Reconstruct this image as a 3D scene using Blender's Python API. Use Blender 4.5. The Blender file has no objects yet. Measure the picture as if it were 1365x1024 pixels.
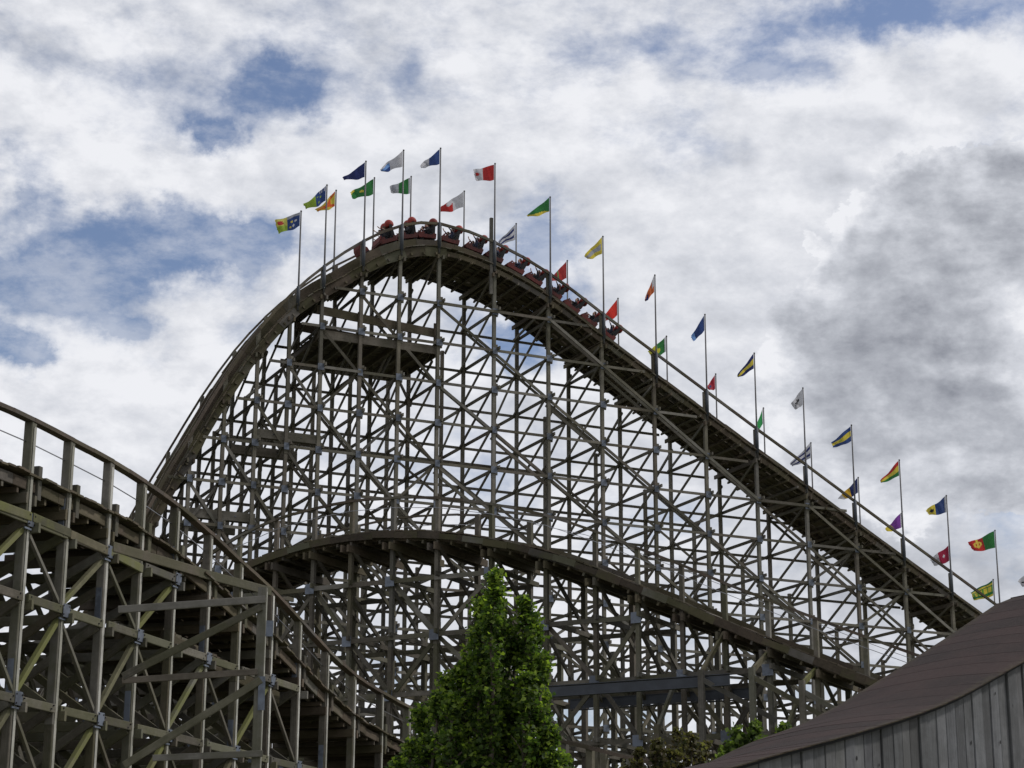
import bpy, math, random
import numpy as np
from mathutils import Vector, Matrix, Quaternion
random.seed(7); rng = np.random.default_rng(7)
R = math.radians
scn = bpy.context.scene
col = scn.collection
# ------------------------------------------------------------------ camera
EYE = Vector((0, 0, 1.65)); PITCH = R(16.309); FOC = 2662.4; ROLL = R(0.18068)
cam_d = bpy.data.cameras.new('camera'); cam = bpy.data.objects.new('camera', cam_d); col.objects.link(cam)
cam_d.sensor_width = 36; cam_d.lens = FOC / 1365 * 36; cam_d.clip_end = 6000; cam_d.clip_start = .1
cam.location = EYE
cam.rotation_euler = (Matrix.Rotation(PITCH + math.pi / 2, 3, 'X') @ Matrix.Rotation(ROLL, 3, 'Z')).to_euler()
scn.camera = cam

def ray(x, y):
    cx, cy = x - 682.5, y - 512
    x, y = cx * math.cos(ROLL) - cy * math.sin(ROLL), cx * math.sin(ROLL) + cy * math.cos(ROLL)
    X, U = x / FOC, -y / FOC; c, s = math.cos(PITCH), math.sin(PITCH)
    return Vector((X, c - U * s, s + U * c))
def at(x, y, Y):
    r = ray(x, y); return EYE + r * (Y / r.y)
def proj(P):
    c, s = math.cos(PITCH), math.sin(PITCH); v = P - EYE
    d = v.y * c + v.z * s
    if d < .5: return None
    return 682.5 + FOC * v.x / d, 512 - FOC * (-v.y * s + v.z * c) / d, d

# ------------------------------------------------------------------ sky
SUN_AZ, SUN_EL = R(78), R(44)          # bearing clockwise from +Y
world = bpy.data.worlds.new('World'); scn.world = world; world.use_nodes = True
nt = world.node_tree; nt.nodes.clear()
def N(t, tree=None, **kw):
    n = (tree or nt).nodes.new(t)
    for k, v in kw.items(): setattr(n, k, v)
    return n
class G:
    """tiny helper for building node graphs"""
    def __init__(s, tree): s.t = tree
    def lk(s, a, b): s.t.links.new(a, b)
    def put(s, sock, v):
        if hasattr(v, 'node'): s.lk(v, sock)
        else: sock.default_value = v
    def m(s, op, a, b=0.0, c=0.0, clamp=False):
        n = s.t.nodes.new('ShaderNodeMath'); n.operation = op; n.use_clamp = clamp
        s.put(n.inputs[0], a); s.put(n.inputs[1], b); s.put(n.inputs[2], c); return n.outputs[0]
    def v(s, op, a, b=(0, 0, 0)):
        n = s.t.nodes.new('ShaderNodeVectorMath'); n.operation = op
        s.put(n.inputs[0], a)
        if op == 'SCALE': s.put(n.inputs[3], b)
        else: s.put(n.inputs[1], b)
        return n.outputs[1] if op in ('DOT_PRODUCT', 'LENGTH', 'DISTANCE') else n.outputs[0]
    def noise(s, vec, scale, detail=4, rough=.5, dist=0.0, col=False, lac=2.0):
        n = s.t.nodes.new('ShaderNodeTexNoise'); s.put(n.inputs['Vector'], vec)
        n.inputs['Scale'].default_value = scale; n.inputs['Detail'].default_value = detail
        n.inputs['Roughness'].default_value = rough; n.inputs['Distortion'].default_value = dist
        n.inputs['Lacunarity'].default_value = lac
        return n.outputs['Color' if col else 'Fac']
    def ramp(s, f, stops, interp='LINEAR'):
        n = s.t.nodes.new('ShaderNodeValToRGB'); s.put(n.inputs[0], f); cr = n.color_ramp; cr.interpolation = interp
        while len(cr.elements) < len(stops): cr.elements.new(.5)
        for e, (p, c) in zip(cr.elements, stops):
            e.position = p; e.color = (c[0], c[1], c[2], 1) if hasattr(c, '__len__') else (c, c, c, 1)
        return n.outputs[0]
    def mix(s, f, a, b, blend='MIX'):
        n = s.t.nodes.new('ShaderNodeMix'); n.data_type = 'RGBA'; n.blend_type = blend
        s.put(n.inputs[0], f)
        for sock, v in ((n.inputs[6], a), (n.inputs[7], b)):
            if hasattr(v, 'node'): s.lk(v, sock)
            else: sock.default_value = (v[0], v[1], v[2], 1)
        return n.outputs[2]
    def smooth(s, x, a, b):
        n = s.t.nodes.new('ShaderNodeMapRange'); n.interpolation_type = 'SMOOTHSTEP'
        s.put(n.inputs[0], x); n.inputs[1].default_value = a; n.inputs[2].default_value = b; return n.outputs[0]
g = G(nt)
sky = N('ShaderNodeTexSky'); sky.sky_type = 'NISHITA'; sky.sun_disc = False
sky.sun_elevation = SUN_EL; sky.sun_rotation = SUN_AZ; sky.air_density = 1.0; sky.dust_density = 1.0
dirv = N('ShaderNodeTexCoord').outputs['Generated']
dirv = g.v('NORMALIZE', dirv)
sep = N('ShaderNodeSeparateXYZ'); g.lk(dirv, sep.inputs[0])
az = g.m('ARCTAN2', sep.outputs[0], sep.outputs[1]); el = g.m('ARCSINE', sep.outputs[2])
warp = g.noise(dirv, 7, 5, .6, col=True)
wv = g.v('SUBTRACT', warp, (.5, .5, .5))
wsep = N('ShaderNodeSeparateXYZ'); g.lk(wv, wsep.inputs[0])
warp2 = g.noise(dirv, 28, 6, .65, col=True); wsep2 = N('ShaderNodeSeparateXYZ'); g.lk(g.v('SUBTRACT', warp2, (.5, .5, .5)), wsep2.inputs[0])
azw = g.m('ADD', az, g.m('ADD', g.m('MULTIPLY', wsep.outputs[0], .09), g.m('MULTIPLY', wsep2.outputs[0], .055)))
elw = g.m('ADD', el, g.m('ADD', g.m('MULTIPLY', wsep.outputs[1], .06), g.m('MULTIPLY', wsep2.outputs[1], .035)))
def blob(x, y, rx, ry, amp):
    d = ray(x, y).normalized(); a0 = math.atan2(d.x, d.y); e0 = math.asin(d.z)
    du = g.m('MULTIPLY', g.m('SUBTRACT', azw, a0), 2700 / rx / math.cos(e0) * 1.0)
    dv = g.m('MULTIPLY', g.m('SUBTRACT', elw, e0), 2700 / ry)
    q = g.m('ADD', g.m('MULTIPLY', du, du), g.m('MULTIPLY', dv, dv))
    return g.m('MULTIPLY', g.m('EXPONENT', g.m('MULTIPLY', q, -1.0)), amp)
def total(blobs):
    acc = None
    for b in blobs:
        o = blob(*b); acc = o if acc is None else g.m('ADD', acc, o)
    return acc
# openings in the cloud
holes = total([(150, 335, 170, 50, .62), (75, 380, 110, 40, .5), (300, 345, 90, 30, .35), (15, 240, 45, 50, .32), (350, 125, 75, 34, .50), (268, 198, 34, 24, .4),
               (195, 458, 60, 24, .42), (10, 488, 45, 26, .5), (1200, 5, 190, 42, .62), (1010, 95, 110, 36, .26), (860, 60, 130, 30, .14), (560, 90, 60, 110, .16),
               (680, 440, 60, 60, .5), (710, 300, 50, 120, .16), (830, 965, 120, 70, .4)])
mass = total([(230, 250, 200, 26, .16), (1000, 330, 260, 110, .3), (100, 620, 160, 80, .3), (1200, 480, 200, 200, .4), (480, 400, 120, 60, .2)])
stretch = g.v('MULTIPLY', dirv, (1, 1, 1.7))
n1 = g.noise(stretch, 9, 12, .60, .12)
n2 = g.noise(stretch, 30, 10, .66, .1)
cover = g.m('ADD', g.m('ADD', g.m('MULTIPLY', g.m('SUBTRACT', n1, .5), 1.25), g.m('MULTIPLY', g.m('SUBTRACT', n2, .5), .5)), .57)
cover = g.m('ADD', g.m('SUBTRACT', cover, holes), mass)
veil = g.m('MULTIPLY', g.smooth(g.noise(g.v('MULTIPLY', dirv, (1.2, 1, 2.4)), 13, 12, .66, .05), .42, .66), .42)
dens = g.m('MAXIMUM', g.smooth(cover, .13, .62), veil)
# tone of the clouds: thick parts grey, edges bright, relief from the sun's side
off = Vector((math.sin(SUN_AZ) * .012, 0, .014))
n1b = g.noise(g.v('ADD', stretch, tuple(off)), 9, 12, .60, .12)
relief = g.m('SUBTRACT', n1, n1b)
n3 = g.noise(g.v('ADD', stretch, (3.1, 1.7, .4)), 16, 10, .62, .1)
n3b = g.noise(g.v('ADD', g.v('ADD', stretch, (3.1, 1.7, .4)), tuple(off * .7)), 16, 10, .62, .1)
relief2 = g.m('SUBTRACT', n3, n3b)
grey = total([(1240, 780, 260, 110, .26), (930, 215, 90, 30, .14),
              (1150, 280, 90, 40, .12), (700, 240, 130, 40, .10), (40, 90, 60, 60, .1), (950, 500, 120, 90, .10)])
glow = total([(1110, 600, 60, 80, .12), (1240, 205, 70, 36, .22), (1000, 560, 60, 60, .08), (100, 560, 180, 90, .10), (1290, 690, 80, 18, .12), (950, 160, 200, 60, .06), (90, 170, 120, 80, .06)])
tone = g.m('ADD', .88, g.m('MULTIPLY', relief, .8))
tone = g.m('ADD', tone, g.m('MULTIPLY', relief2, .55))
tone = g.m('ADD', tone, g.m('ADD', g.m('MULTIPLY', g.m('SUBTRACT', n3, .5), .16), g.m('MULTIPLY', g.m('SUBTRACT', n2, .5), .22)))
tone = g.m('ADD', g.m('SUBTRACT', tone, grey), glow)
tone = g.m('ADD', tone, g.m('MULTIPLY', g.m('SUBTRACT', 1, g.smooth(cover, .2, .9)), .05))
# a separate heap cloud on the right: bright rim, grey body
heap = total([(1250, 235, 62, 46, .9), (1190, 285, 75, 50, .9), (1290, 320, 120, 95, 1.1), (1185, 420, 135, 110, 1.1), (1125, 330, 55, 45, .7), (1365, 300, 90, 120, 1.0), (1270, 600, 260, 130, .95), (1100, 590, 90, 120, .6)])
heap = g.m('ADD', heap, g.m('ADD', g.m('MULTIPLY', g.m('SUBTRACT', n3, .5), 1.1), g.m('MULTIPLY', g.m('SUBTRACT', n2, .5), .7)))
hmask = g.smooth(heap, .48, .60)
hcol = g.ramp(g.m('MULTIPLY', heap, .5), [(.25, 1.0), (.38, .93), (.55, .80), (.75, .68), (1.0, .60)])
hcol = g.m('SUBTRACT', hcol, total([(1190, 460, 150, 75, .24), (1300, 520, 130, 60, .12), (1330, 680, 220, 130, .22), (1352, 235, 36, 40, .16), (1160, 265, 60, 26, .10)]))
htone = g.m('ADD', hcol, g.m('ADD', g.m('MULTIPLY', relief, 1.5), g.m('ADD', g.m('MULTIPLY', relief2, .8), g.m('MULTIPLY', g.m('SUBTRACT', n3, .5), .38))))
dens = g.m('MAXIMUM', dens, hmask)
tm = nt.nodes.new('ShaderNodeMix'); tm.data_type = 'FLOAT'; g.lk(hmask, tm.inputs[0]); g.lk(tone, tm.inputs[2]); g.lk(htone, tm.inputs[3]); tone = tm.outputs[0]
cc = g.ramp(tone, [(0.0, (.20, .215, .25)), (.35, (.27, .285, .33)), (.62, (.47, .49, .54)), (.82, (.66, .68, .735)), (1.0, (.86, .87, .91))])
bg_s = N('ShaderNodeBackground'); g.lk(g.mix(1.0, sky.outputs[0], (1.03, .99, 1.06), 'MULTIPLY'), bg_s.inputs[0]); bg_s.inputs[1].default_value = .10
bg_c = N('ShaderNodeBackground'); g.lk(cc, bg_c.inputs[0]); bg_c.inputs[1].default_value = 1.0
mx = N('ShaderNodeMixShader'); g.lk(dens, mx.inputs[0]); g.lk(bg_s.outputs[0], mx.inputs[1]); g.lk(bg_c.outputs[0], mx.inputs[2])
wo = N('ShaderNodeOutputWorld'); g.lk(mx.outputs[0], wo.inputs[0])
# ------------------------------------------------------------------ sun
sd = bpy.data.lights.new('sun', 'SUN'); sd.energy = 2.1; sd.angle = R(4); sd.color = (1, .96, .9)
sun = bpy.data.objects.new('sun', sd); col.objects.link(sun)
sdir = Vector((math.sin(SUN_AZ) * math.cos(SUN_EL), math.cos(SUN_AZ) * math.cos(SUN_EL), math.sin(SUN_EL)))
sun.rotation_euler = sdir.to_track_quat('Z', 'Y').to_euler()
scn.view_settings.view_transform = 'Standard'; scn.view_settings.look = 'None'
scn.view_settings.exposure = 0.0; scn.view_settings.gamma = 1.0; scn.view_settings.use_curve_mapping = False
scn.render.engine = 'CYCLES'
scn.cycles.max_bounces = 5; scn.cycles.diffuse_bounces = 3; scn.cycles.transparent_max_bounces = 8

# ------------------------------------------------------------------ materials
def newmat(name):
    m = bpy.data.materials.new(name); m.use_nodes = True; t = m.node_tree
    b = t.nodes['Principled BSDF']; return m, G(t), b
def attr(gg, name):
    n = gg.t.nodes.new('ShaderNodeAttribute'); n.attribute_name = name; return n
def rnd_of(gg):
    oi = gg.t.nodes.new('ShaderNodeObjectInfo'); a = attr(gg, 'rnd')
    return gg.m('FRACT', gg.m('ADD', oi.outputs['Random'], a.outputs['Fac']))
def wood(name, dark, light, moss=.3, mosscol=(.10, .105, .035), brown=.5):
    m, gg, b = newmat(name)
    lc = attr(gg, 'lc').outputs['Vector']; rnd = rnd_of(gg)
    pos = gg.t.nodes.new('ShaderNodeNewGeometry')
    q = gg.v('ADD', gg.v('MULTIPLY', lc, (3.2, 3.2, 1.4)), gg.v('SCALE', (17., 31., 53.), rnd))
    grain = gg.noise(q, 2.2, 6, .65, .4)
    fine = gg.noise(gg.v('MULTIPLY', q, (6, 6, .7)), 3, 3, .6)
    stain = gg.noise(pos.outputs['Position'], .9, 6, .65)
    speck = gg.noise(pos.outputs['Position'], 7.0, 5, .7)
    f = gg.m('ADD', gg.m('MULTIPLY', grain, .5), gg.m('MULTIPLY', fine, .5))
    f = gg.m('ADD', gg.m('MULTIPLY', gg.m('SUBTRACT', f, .5), 2.2), gg.m('MULTIPLY', rnd, .75), .0)
    f = gg.m('ADD', f, gg.m('MULTIPLY', gg.m('SUBTRACT', speck, .5), 1.1), clamp=True)
    c = gg.mix(f, dark, light)
    hue = gg.m('FRACT', gg.m('MULTIPLY', rnd, 7.31))
    c = gg.mix(gg.m('MULTIPLY', gg.smooth(hue, .6, 1.0), brown * .7), c, (.12, .088, .066))
    c = gg.mix(gg.m('MULTIPLY', gg.smooth(hue, .35, .0), .35), c, (.24, .235, .225))
    c = gg.mix(gg.m('MULTIPLY', gg.smooth(stain, .35, .62), .45), c, (dark[0] * .5, dark[1] * .5, dark[2] * .5))
    h2 = gg.m('FRACT', gg.m('MULTIPLY', rnd, 13.7))
    mm = gg.m('MULTIPLY', gg.smooth(gg.m('ADD', stain, gg.m('MULTIPLY', h2, .35)), .55, .8), moss)
    c = gg.mix(mm, c, mosscol)
    gg.lk(c, b.inputs['Base Color']); b.inputs['Roughness'].default_value = .82
    b.inputs['Specular IOR Level'].default_value = .25
    bp = gg.t.nodes.new('ShaderNodeBump'); bp.inputs['Strength'].default_value = .35; bp.inputs['Distance'].default_value = .01
    gg.lk(gg.m('ADD', fine, speck), bp.inputs['Height']); gg.lk(bp.outputs[0], b.inputs['Normal'])
    return m
def plain(name, c, rough=.6, metal=0., var=.3, scale=3, alt=None):
    m, gg, b = newmat(name)
    pos = gg.t.nodes.new('ShaderNodeNewGeometry').outputs['Position']
    n = gg.noise(pos, scale, 6, .6); rnd = rnd_of(gg)
    alt = alt or (c[0] * (1 - var), c[1] * (1 - var), c[2] * (1 - var))
    cc = gg.mix(gg.smooth(gg.m('ADD', n, gg.m('MULTIPLY', gg.m('SUBTRACT', rnd, .5), .4)), .35, .7), c, alt)
    gg.lk(cc, b.inputs['Base Color']); b.inputs['Roughness'].default_value = rough; b.inputs['Metallic'].default_value = metal
    return m
M = {}
M['wood'] = wood('weathered_timber', (.056, .050, .040), (.175, .158, .130), .25)
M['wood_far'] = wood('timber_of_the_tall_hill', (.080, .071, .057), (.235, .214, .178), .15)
M['wood_sunlit'] = wood('painted_sunlit_timber', (.34, .33, .30), (.60, .59, .55), .2, brown=.2)  # pale colour stands in for sunlight on the right post faces
M['wood_pale'] = wood('bleached_timber', (.060, .054, .042), (.175, .16, .13), .35)
M['wood_moss'] = wood('mossy_timber', (.065, .062, .038), (.165, .155, .09), .8, (.13, .135, .04))
M['deckwood'] = wood('deck_boards', (.050, .038, .027), (.145, .115, .082), .2)
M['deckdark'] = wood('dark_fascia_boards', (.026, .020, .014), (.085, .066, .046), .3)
M['railwood'] = wood('handrail_timber', (.055, .042, .034), (.14, .11, .085), .2)
M['plank'] = wood('silver_grey_plank', (.075, .076, .082), (.185, .188, .200), .04, brown=.15)
M['plate'] = plain('galvanised_plate', (.135, .155, .195), .55, .25, .45, 6)
M['steel'] = plain('blue_grey_steel', (.050, .057, .070), .7, .1, .35, 2)
M['pole'] = plain('flagpole_metal', (.085, .082, .085), .6, .1, .3, 2)
M['cable'] = plain('cable_steel', (.25, .25, .26), .4, .8)
M['track_steel'] = plain('rusty_running_rail', (.16, .06, .045), .5, .5, .5, 3)
M['car_red'] = plain('faded_red_car', (.11, .012, .010), .8, .0, .5, 5)
M['car_head'] = plain('red_headrest', (.27, .025, .018), .75, .0, .5, 6)
M['car_dark'] = plain('black_seat', (.012, .012, .014), .95)
M['grass'] = plain('pale_gravel', (.26, .235, .20), .95, 0, .4, .08, (.10, .12, .05))
M['bark'] = plain('bark', (.10, .08, .06), .9, 0, .4, 12)
M['skin'] = plain('skin', (.45, .27, .20), .55, 0, .1)
M['hair'] = plain('hair', (.06, .038, .025), .7, 0, .3)
M['cloth_dark'] = plain('dark_clothing', (.014, .015, .022), .85, 0, .3)
M['cloth_grey'] = plain('grey_clothing', (.07, .075, .085), .85, 0, .3)
M['cloth_blue'] = plain('navy_clothing', (.018, .026, .06), .85, 0, .3)

def leafmat(name, c1, c2, tip):
    m, gg, b = newmat(name)
    a = attr(gg, 'rnd').outputs['Fac']; t = attr(gg, 'tip').outputs['Fac']
    c = gg.mix(a, c1, c2); c = gg.mix(t, c, tip)
    out = gg.t.nodes['Material Output']
    gg.lk(c, b.inputs['Base Color']); b.inputs['Roughness'].default_value = .6; b.inputs['Specular IOR Level'].default_value = .25
    tr = gg.t.nodes.new('ShaderNodeBsdfTranslucent'); gg.lk(gg.mix(1.0, c, (1.5, 1.7, .8), 'MULTIPLY'), tr.inputs[0])
    ms = gg.t.nodes.new('ShaderNodeMixShader'); ms.inputs[0].default_value = .48
    gg.lk(b.outputs[0], ms.inputs[1]); gg.lk(tr.outputs[0], ms.inputs[2]); gg.lk(ms.outputs[0], out.inputs[0])
    return m
M['leaf'] = leafmat('tree_leaf', (.018, .038, .010), (.085, .135, .028), (.26, .34, .05))
M['leaf_dark'] = leafmat('dark_leaf', (.030, .036, .018), (.095, .070, .040), (.13, .12, .05))
M['leaf_lime'] = leafmat('bright_leaf', (.028, .05, .016), (.07, .10, .026), (.16, .21, .05))

# ------------------------------------------------------------------ mesh helpers
def link(o, parent=None):
    col.objects.link(o)
    if parent: o.parent = parent
    return o
def empty(name, loc, label=None, cat=None, group=None, kind=None):
    o = bpy.data.objects.new(name, None); o.location = loc; o.empty_display_size = .3; col.objects.link(o)
    tag(o, label, cat, group, kind); return o
def tag(o, label=None, cat=None, group=None, kind=None):
    if label: o['label'] = label
    if cat: o['category'] = cat
    if group: o['group'] = group
    if kind: o['kind'] = kind
    return o
def unit_mesh(name, ch=0.0):
    if ch == 0:
        v = [(x, y, z) for z in (-.5, .5) for x, y in ((-.5, -.5), (.5, -.5), (.5, .5), (-.5, .5))]
        f = [(3, 2, 1, 0), (4, 5, 6, 7)] + [(i, (i + 1) % 4, 4 + (i + 1) % 4, 4 + i) for i in range(4)]
    else:
        h = .5; c = h - ch
        ring = [(c, -h), (h, -c), (h, c), (c, h), (-c, h), (-h, c), (-h, -c), (-c, -h)]
        v = [(x, y, -h) for x, y in ring] + [(x, y, h) for x, y in ring]
        f = [tuple(reversed(range(8))), tuple(range(8, 16))] + [(i, (i + 1) % 8, 8 + (i + 1) % 8, 8 + i) for i in range(8)]
    return v, f
UNIT = {'box': unit_mesh('box'), 'cham': unit_mesh('cham', .07)}
_mc = {}
def add_attrs(me, lc, rnd=None):
    a = me.attributes.new('lc', 'FLOAT_VECTOR', 'POINT'); a.data.foreach_set('vector', np.asarray(lc, dtype=np.float32).ravel())
    if rnd is not None:
        b = me.attributes.new('rnd', 'FLOAT', 'POINT'); b.data.foreach_set('value', np.asarray(rnd, dtype=np.float32).ravel())
def beam_mesh(kind, mat, shape):
    k = (kind, mat, shape)
    if k not in _mc:
        v, f = UNIT[shape]; me = bpy.data.meshes.new(kind); me.from_pydata(v, [], f); me.materials.append(M[mat]); add_attrs(me, v)
        _mc[k] = me
    return _mc[k]
def frame(p1, p2, side):
    z = (p2 - p1); L = z.length; z = z / L
    x = side - z * side.dot(z)
    if x.length < 1e-3: x = Vector((1, 0, 0)) - z * z.x
    x.normalize(); y = z.cross(x)
    return Matrix((x, y, z)).transposed(), L
class Thing:
    CAP = 300
    def __init__(s, name, loc, label, cat, side, shape='box'):
        s.o = empty(name, loc, label, cat); s.loc = Vector(loc); s.side = side; s.mem = {}; s.shape = shape
    def beam(s, kind, p1, p2, w, d, mat='wood', side=None, ext=0.0, jit=.008):
        p1 = Vector(p1); p2 = Vector(p2)
        u = (p2 - p1).normalized()
        e1 = ext * random.uniform(.4, 1.2); e2 = ext * random.uniform(.4, 1.2)
        j = Vector((random.gauss(0, jit), random.gauss(0, jit), random.gauss(0, jit)))
        s.mem.setdefault(kind, []).append((p1 - u * e1 + j, p2 + u * e2 + j, w, d, mat, side or s.side))
    def done(s):
        for kind, L in s.mem.items():
            def score(m):
                a, b = proj(m[0]), proj(m[1])
                if not a or not b: return 0
                mx_, my_ = (a[0] + b[0]) / 2, (a[1] + b[1]) / 2
                vis = any(-20 < q[0] < 1385 and -20 < q[1] < 1050 for q in (a, b, (mx_, my_)))
                return (math.hypot(a[0] - b[0], a[1] - b[1]) + 5) * (1 if vis else .01) * max(m[2], m[3])
            L = sorted(L, key=score, reverse=True)
            for p1, p2, w, d, mat, side in L[:s.CAP]:
                rot, ln = frame(p1, p2, side)
                o = bpy.data.objects.new(kind, beam_mesh(kind, mat, s.shape)); col.objects.link(o); o.parent = s.o
                o.location = (p1 + p2) / 2 - s.loc; o.rotation_mode = 'QUATERNION'; o.rotation_quaternion = rot.to_quaternion(); o.scale = (w, d, ln)
            rest = L[s.CAP:]
            if rest:
                mats = sorted({m[4] for m in rest}); V, F, LC, RN, MI = [], [], [], [], []
                uv, uf = UNIT['box']
                for p1, p2, w, d, mat, side in rest:
                    rot, ln = frame(p1, p2, side); b0 = len(V); c = (p1 + p2) / 2 - s.loc; r = random.random()
                    for a in uv:
                        V.append(tuple(c + rot @ Vector((a[0] * w, a[1] * d, a[2] * ln)))); LC.append(a); RN.append(r)
                    for f in uf: F.append(tuple(b0 + i for i in f)); MI.append(mats.index(mat))
                me = bpy.data.meshes.new(kind + '_mass'); me.from_pydata(V, [], F); add_attrs(me, LC, RN)
                for m in mats: me.materials.append(M[m])
                me.polygons.foreach_set('material_index', MI)
                o = bpy.data.objects.new(kind, me); link(o, s.o); o['kind'] = 'stuff'
def mesh_obj(name, V, F, mat, parent=None, smooth=False, mats=None, MI=None, rnd=None):
    me = bpy.data.meshes.new(name); me.from_pydata([tuple(v) for v in V], [], F)
    for m in (mats or [mat]): me.materials.append(M[m] if isinstance(m, str) else m)
    if MI is not None: me.polygons.foreach_set('material_index', MI)
    add_attrs(me, [tuple(v) for v in V], rnd)
    if smooth: me.polygons.foreach_set('use_smooth', [True] * len(me.polygons))
    me.update()
    o = bpy.data.objects.new(name, me); link(o, parent); return o
def tube_geo(pts, rad, n=8, V=None, F=None):
    V = [] if V is None else V; F = [] if F is None else F
    if not hasattr(rad, '__len__'): rad = [rad] * len(pts)
    b0 = len(V)
    for i, p in enumerate(pts):
        p = Vector(p); d = Vector(pts[min(i + 1, len(pts) - 1)]) - Vector(pts[max(i - 1, 0)])
        d.normalize(); a = d.orthogonal().normalized() if abs(d.z) > .9 else d.cross(Vector((0, 0, 1))).normalized(); b = d.cross(a)
        for k in range(n):
            t = 2 * math.pi * k / n; V.append(p + a * math.cos(t) * rad[i] + b * math.sin(t) * rad[i])
    for i in range(len(pts) - 1):
        for k in range(n):
            F.append((b0 + i * n + k, b0 + i * n + (k + 1) % n, b0 + (i + 1) * n + (k + 1) % n, b0 + (i + 1) * n + k))
    F.append(tuple(b0 + k for k in reversed(range(n)))); F.append(tuple(b0 + (len(pts) - 1) * n + k for k in range(n)))
    return V, F
def interp(tab):
    xs = [a for a, _ in tab]; ys = [b for _, b in tab]
    n = len(xs); m = []
    for i in range(n):
        a, b = max(i - 1, 0), min(i + 1, n - 1); m.append((ys[b] - ys[a]) / (xs[b] - xs[a]))
    def f(x):
        if x <= xs[0]: return ys[0] + m[0] * (x - xs[0])
        if x >= xs[-1]: return ys[-1] + m[-1] * (x - xs[-1])
        i = max(j for j in range(n - 1) if xs[j] <= x); h = xs[i + 1] - xs[i]; t = (x - xs[i]) / h
        return ((2*t**3 - 3*t**2 + 1) * ys[i] + (t**3 - 2*t**2 + t) * h * m[i] + (-2*t**3 + 3*t**2) * ys[i+1] + (t**3 - t**2) * h * m[i+1])
    return f
class Line:
    def __init__(s, P, heading, far):     # far = +1 when the far side lies to the left of the heading
        s.P = Vector((P[0], P[1], 0)); t = R(heading); s.d = Vector((math.sin(t), math.cos(t), 0)); s.n = Vector((-math.cos(t), math.sin(t), 0)) * far
    def pt(s, a, v, h): return s.P + s.d * a + s.n * v + Vector((0, 0, h))
    def hit(s, x, y, off=0):
        r = ray(x, y); Q = s.P + s.n * off
        # a*r.xy - t*d = Q
        A = np.array([[r.x, -s.d.x], [r.y, -s.d.y]]); a, t = np.linalg.solve(A, np.array([Q.x, Q.y]))
        return t, a * r.z + EYE.z

# ------------------------------------------------------------------ ground
def sheet(name, x0, x1, y0, y1, z, mat):
    return mesh_obj(name, [(x0, y0, z), (x1, y0, z), (x1, y1, z), (x0, y1, z)], [(0, 1, 2, 3)], mat)
tag(sheet('ground', -3000, 3000, -3000, 3000, 0, 'grass'), kind='structure')

# ------------------------------------------------------------------ timber trestles
def track_deck(T, ln, rail, dk, s0, s1, w, mats, side_board=False, plank_step=.33, tie=.62, tc=None, stack=.20, jo=.44, ov=.30):
    tc = w / 2 if tc is None else tc
    """planks, ties, stringers, running rails, handrails along the line"""
    ds = .65; s = s0
    def P(a, v, dz=0.0): return ln.pt(a, v, dk(a) + dz)
    # walking out equal arc lengths
    S = [s0]
    while S[-1] < s1:
        a = S[-1]; sl = (dk(a + .05) - dk(a - .05)) / .1; S.append(a + .05 / math.sqrt(1 + sl * sl))
    S = S[::1]
    def every(step): return [S[i] for i in range(0, len(S), max(1, int(round(step / .05))))]
    for i, a in enumerate(every(plank_step)):
        sl = (dk(a + .05) - dk(a - .05)) / .1; nrm = Vector((-ln.d.x * sl, -ln.d.y * sl, 1)).normalized()
        j = random.uniform(-.06, .06)
        for v0, v1, kd in ((-ov + j * .6, .95, 'walkway_board'), (w - .95, w + .12 + j * .6, 'walkway_board')):
            T.beam(kd, P(a, v0, random.uniform(-.01, .02)), P(a, v1, random.uniform(-.01, .02)), plank_step * random.uniform(.93, 1.0), .05, mats[0], side=ln.d + Vector((0, 0, sl)))
    for a in every(tie):
        sl = (dk(a + .05) - dk(a - .05)) / .1
        T.beam('crosstie', P(a, .55, -.11), P(a, w - .55, -.11), .2, .15, mats[0], side=ln.d + Vector((0, 0, sl)))
    for a in every(.66):
        sl = (dk(a + .05) - dk(a - .05)) / .1
        T.beam('joist', P(a, -jo, -.40), P(a, w + .12, -.40), .08, .13, mats[0], side=ln.d + Vector((0, 0, sl)), ext=.06)
    st = every(.8)
    for a, b in zip(st, st[1:]):
        for v in (w / 2 - .75, w / 2 - .25, w / 2 + .25, w / 2 + .75):
            T.beam('underboard', P(a, v, -.215), P(b, v, -.215), .46, .07, mats[0], side=ln.n, ext=.01)
    st = every(1.0)
    for a, b in zip(st, st[1:]):
        for v in (-.02, .42, w / 2 - .55, w / 2 + .55, w - .42, w + .02):
            T.beam('stringer', P(a, v, -.22), P(b, v, -.22), .08, .24, mats[0], side=ln.n, ext=.04)
        for v in (tc - .55, tc + .55):
            T.beam('track_rail', P(a, v, stack / 2), P(b, v, stack / 2), .22, stack, mats[0], side=ln.n, ext=.02)
        if side_board:
            hh_ = random.uniform(.18, .30)
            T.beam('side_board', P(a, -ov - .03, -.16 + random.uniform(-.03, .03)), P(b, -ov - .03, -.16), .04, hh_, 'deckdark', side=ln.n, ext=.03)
    return every
def handrail(T, ln, rail, stations, v, size, mat, cables=2, drop=.42):
    for a, b in zip(stations, stations[1:]):
        n = 1 if abs(b - a) < 1.2 else 2
        for k in range(n):
            p, q = a + (b - a) * k / n, a + (b - a) * (k + 1) / n
            T.beam('handrail', ln.pt(p, v, rail(p)), ln.pt(q, v, rail(q)), size[0], size[1], mat, side=ln.n, ext=.03, jit=.004)
        for c in range(cables):
            dz = -drop * (c + 1) * .9
            T.beam('cable', ln.pt(a, v + .06, rail(a) + dz), ln.pt(b, v + .06, rail(b) + dz), .022, .022, 'cable', jit=.001)

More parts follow.
